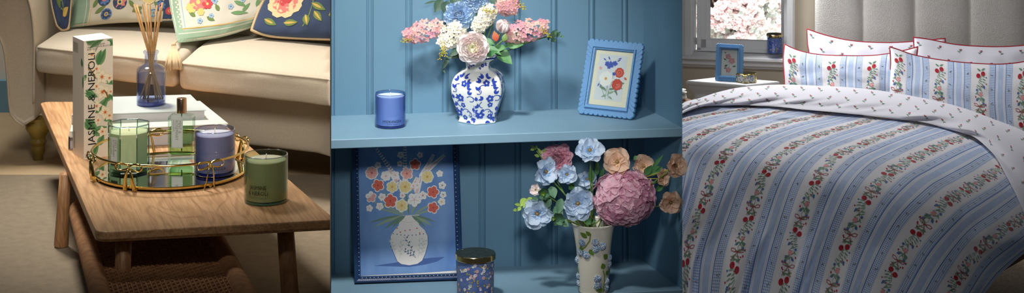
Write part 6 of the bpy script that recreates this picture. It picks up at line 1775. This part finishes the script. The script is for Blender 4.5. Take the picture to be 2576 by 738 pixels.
# ================================================================ camera, light, output
cd = bpy.data.cameras.new('camera'); cam = bpy.data.objects.new('camera', cd); COL.objects.link(cam)
cam.location = (0, 0, H); cam.rotation_euler = (pi / 2, 0, 0)
cd.sensor_width = 36; cd.lens = 36 * F / 2576; cd.shift_y = -(369 - YH) / 2576; cd.clip_end = 100
cd.sensor_fit = 'HORIZONTAL'
SC.camera = cam
def area(name, loc, to, size, power, col=(1, 1, 1), sy=None, spread=180):
    l = bpy.data.lights.new(name, 'AREA'); l.energy = power; l.color = col; l.size = size
    if sy: l.shape = 'RECTANGLE'; l.size_y = sy
    l.spread = radians(spread)
    o = bpy.data.objects.new(name, l); COL.objects.link(o); o.location = loc
    o.rotation_euler = (V(to) - V(loc)).to_track_quat('-Z', 'Y').to_euler(); return o
def spot(name, loc, to, power, ang, blend=.6, r=.1, col=(1, 1, 1)):
    l = bpy.data.lights.new(name, 'SPOT'); l.energy = power; l.color = col; l.spot_size = radians(ang); l.spot_blend = blend; l.shadow_soft_size = r
    o = bpy.data.objects.new(name, l); COL.objects.link(o); o.location = loc
    o.rotation_euler = (V(to) - V(loc)).to_track_quat('-Z', 'Y').to_euler(); return o
w = bpy.data.worlds.new('World'); SC.world = w; w.use_nodes = True
bg = w.node_tree.nodes['Background']; bg.inputs[0].default_value = (.80, .88, 1, 1); bg.inputs[1].default_value = .035
# living room: added overhead spot, not a window, fading towards the table front
spot('living_room_key_light', (-1.35, 5.75, H + .5), (-.85, 5.38, H - 1.1), 225, 55, 1, .22, (1, .94, .86))
spot('living_room_front_fill', (-.75, 3.8, H - .1), (-.82, 5.0, H - 1.03), 66, 50, 1, .2, (1, .95, .88))  # added fill from the camera side for the object fronts; no lamp stands here
SC.view_settings.view_transform = 'Standard'; SC.view_settings.look = 'None'; SC.view_settings.gamma = 1; SC.view_settings.exposure = 0
try: SC.view_settings.use_curve_mapping = False
except Exception: pass
SC.cycles.use_denoising = True
SC.cycles.max_bounces = 10; SC.cycles.transparent_max_bounces = 24; SC.cycles.transmission_bounces = 8
SC.cycles.caustics_reflective = False; SC.cycles.caustics_refractive = False
SC.cycles.sample_clamp_indirect = 6
spot('cupboard_key_light', (-.27, 4.2, H + .0), (-.26, 4.98, H - .85), 80, 64, 1, .07, (1, .98, .95))
spot('cupboard_front_fill', (.0, 3.2, H - .3), (-.01, 4.95, H - 1.09), 72, 29, 1, .10, (.98, .99, 1))  # added frontal fill, no real lamp; narrow cone leaves the lower shelf dim
area('garden_light', (2.2, 15.5, H + 2.0), (2.0, 19, 1.0), 3, 1300, (1, .98, .97))
area('bedroom_window_light', tuple(WP(1860, 40, .3) + V((0, 0, .5))), (1.7, 8.8, 1.0), .5, 20, (.97, .98, 1), sy=.8)
spot('bedroom_overhead_fill', (1.0, 9.6, H + .9), (1.4, 9.2, 1.0), 180, 60, 1, .35, (1, .99, .98))  # added overhead spot, no ceiling fitting; fades towards the foot of the bed
spot('bedroom_pillow_fill', (.95, 7.6, H + .7), (1.9, 10.5, H - 1.5), 145, 42, 1, .3, (1, .99, .98))  # added front spot for headboard and pillows, not a wall lamp
area('garden_front_fill', (1.6, 13.0, H + .6), (1.9, 18, H - 3), 2, 260, (1, .99, .99))  # added fill facing the trees to soften their shadows
spot('bedroom_side_light', (.42, 5.95, H - .62), (1.15, 8.1, H - 1.85), 13, 52, 1, .05, (1, .99, .98))  # weak spot added so the duvet folds show; no such source in the room
spot('living_room_wall_fill', (-1.5, 5.95, H + .1), (-1.5, 6.47, H - 1.15), 30, 60, 1, .1, (1, .97, .92))  # added spot that brightens the wall beyond the sofa arm; no fixture there
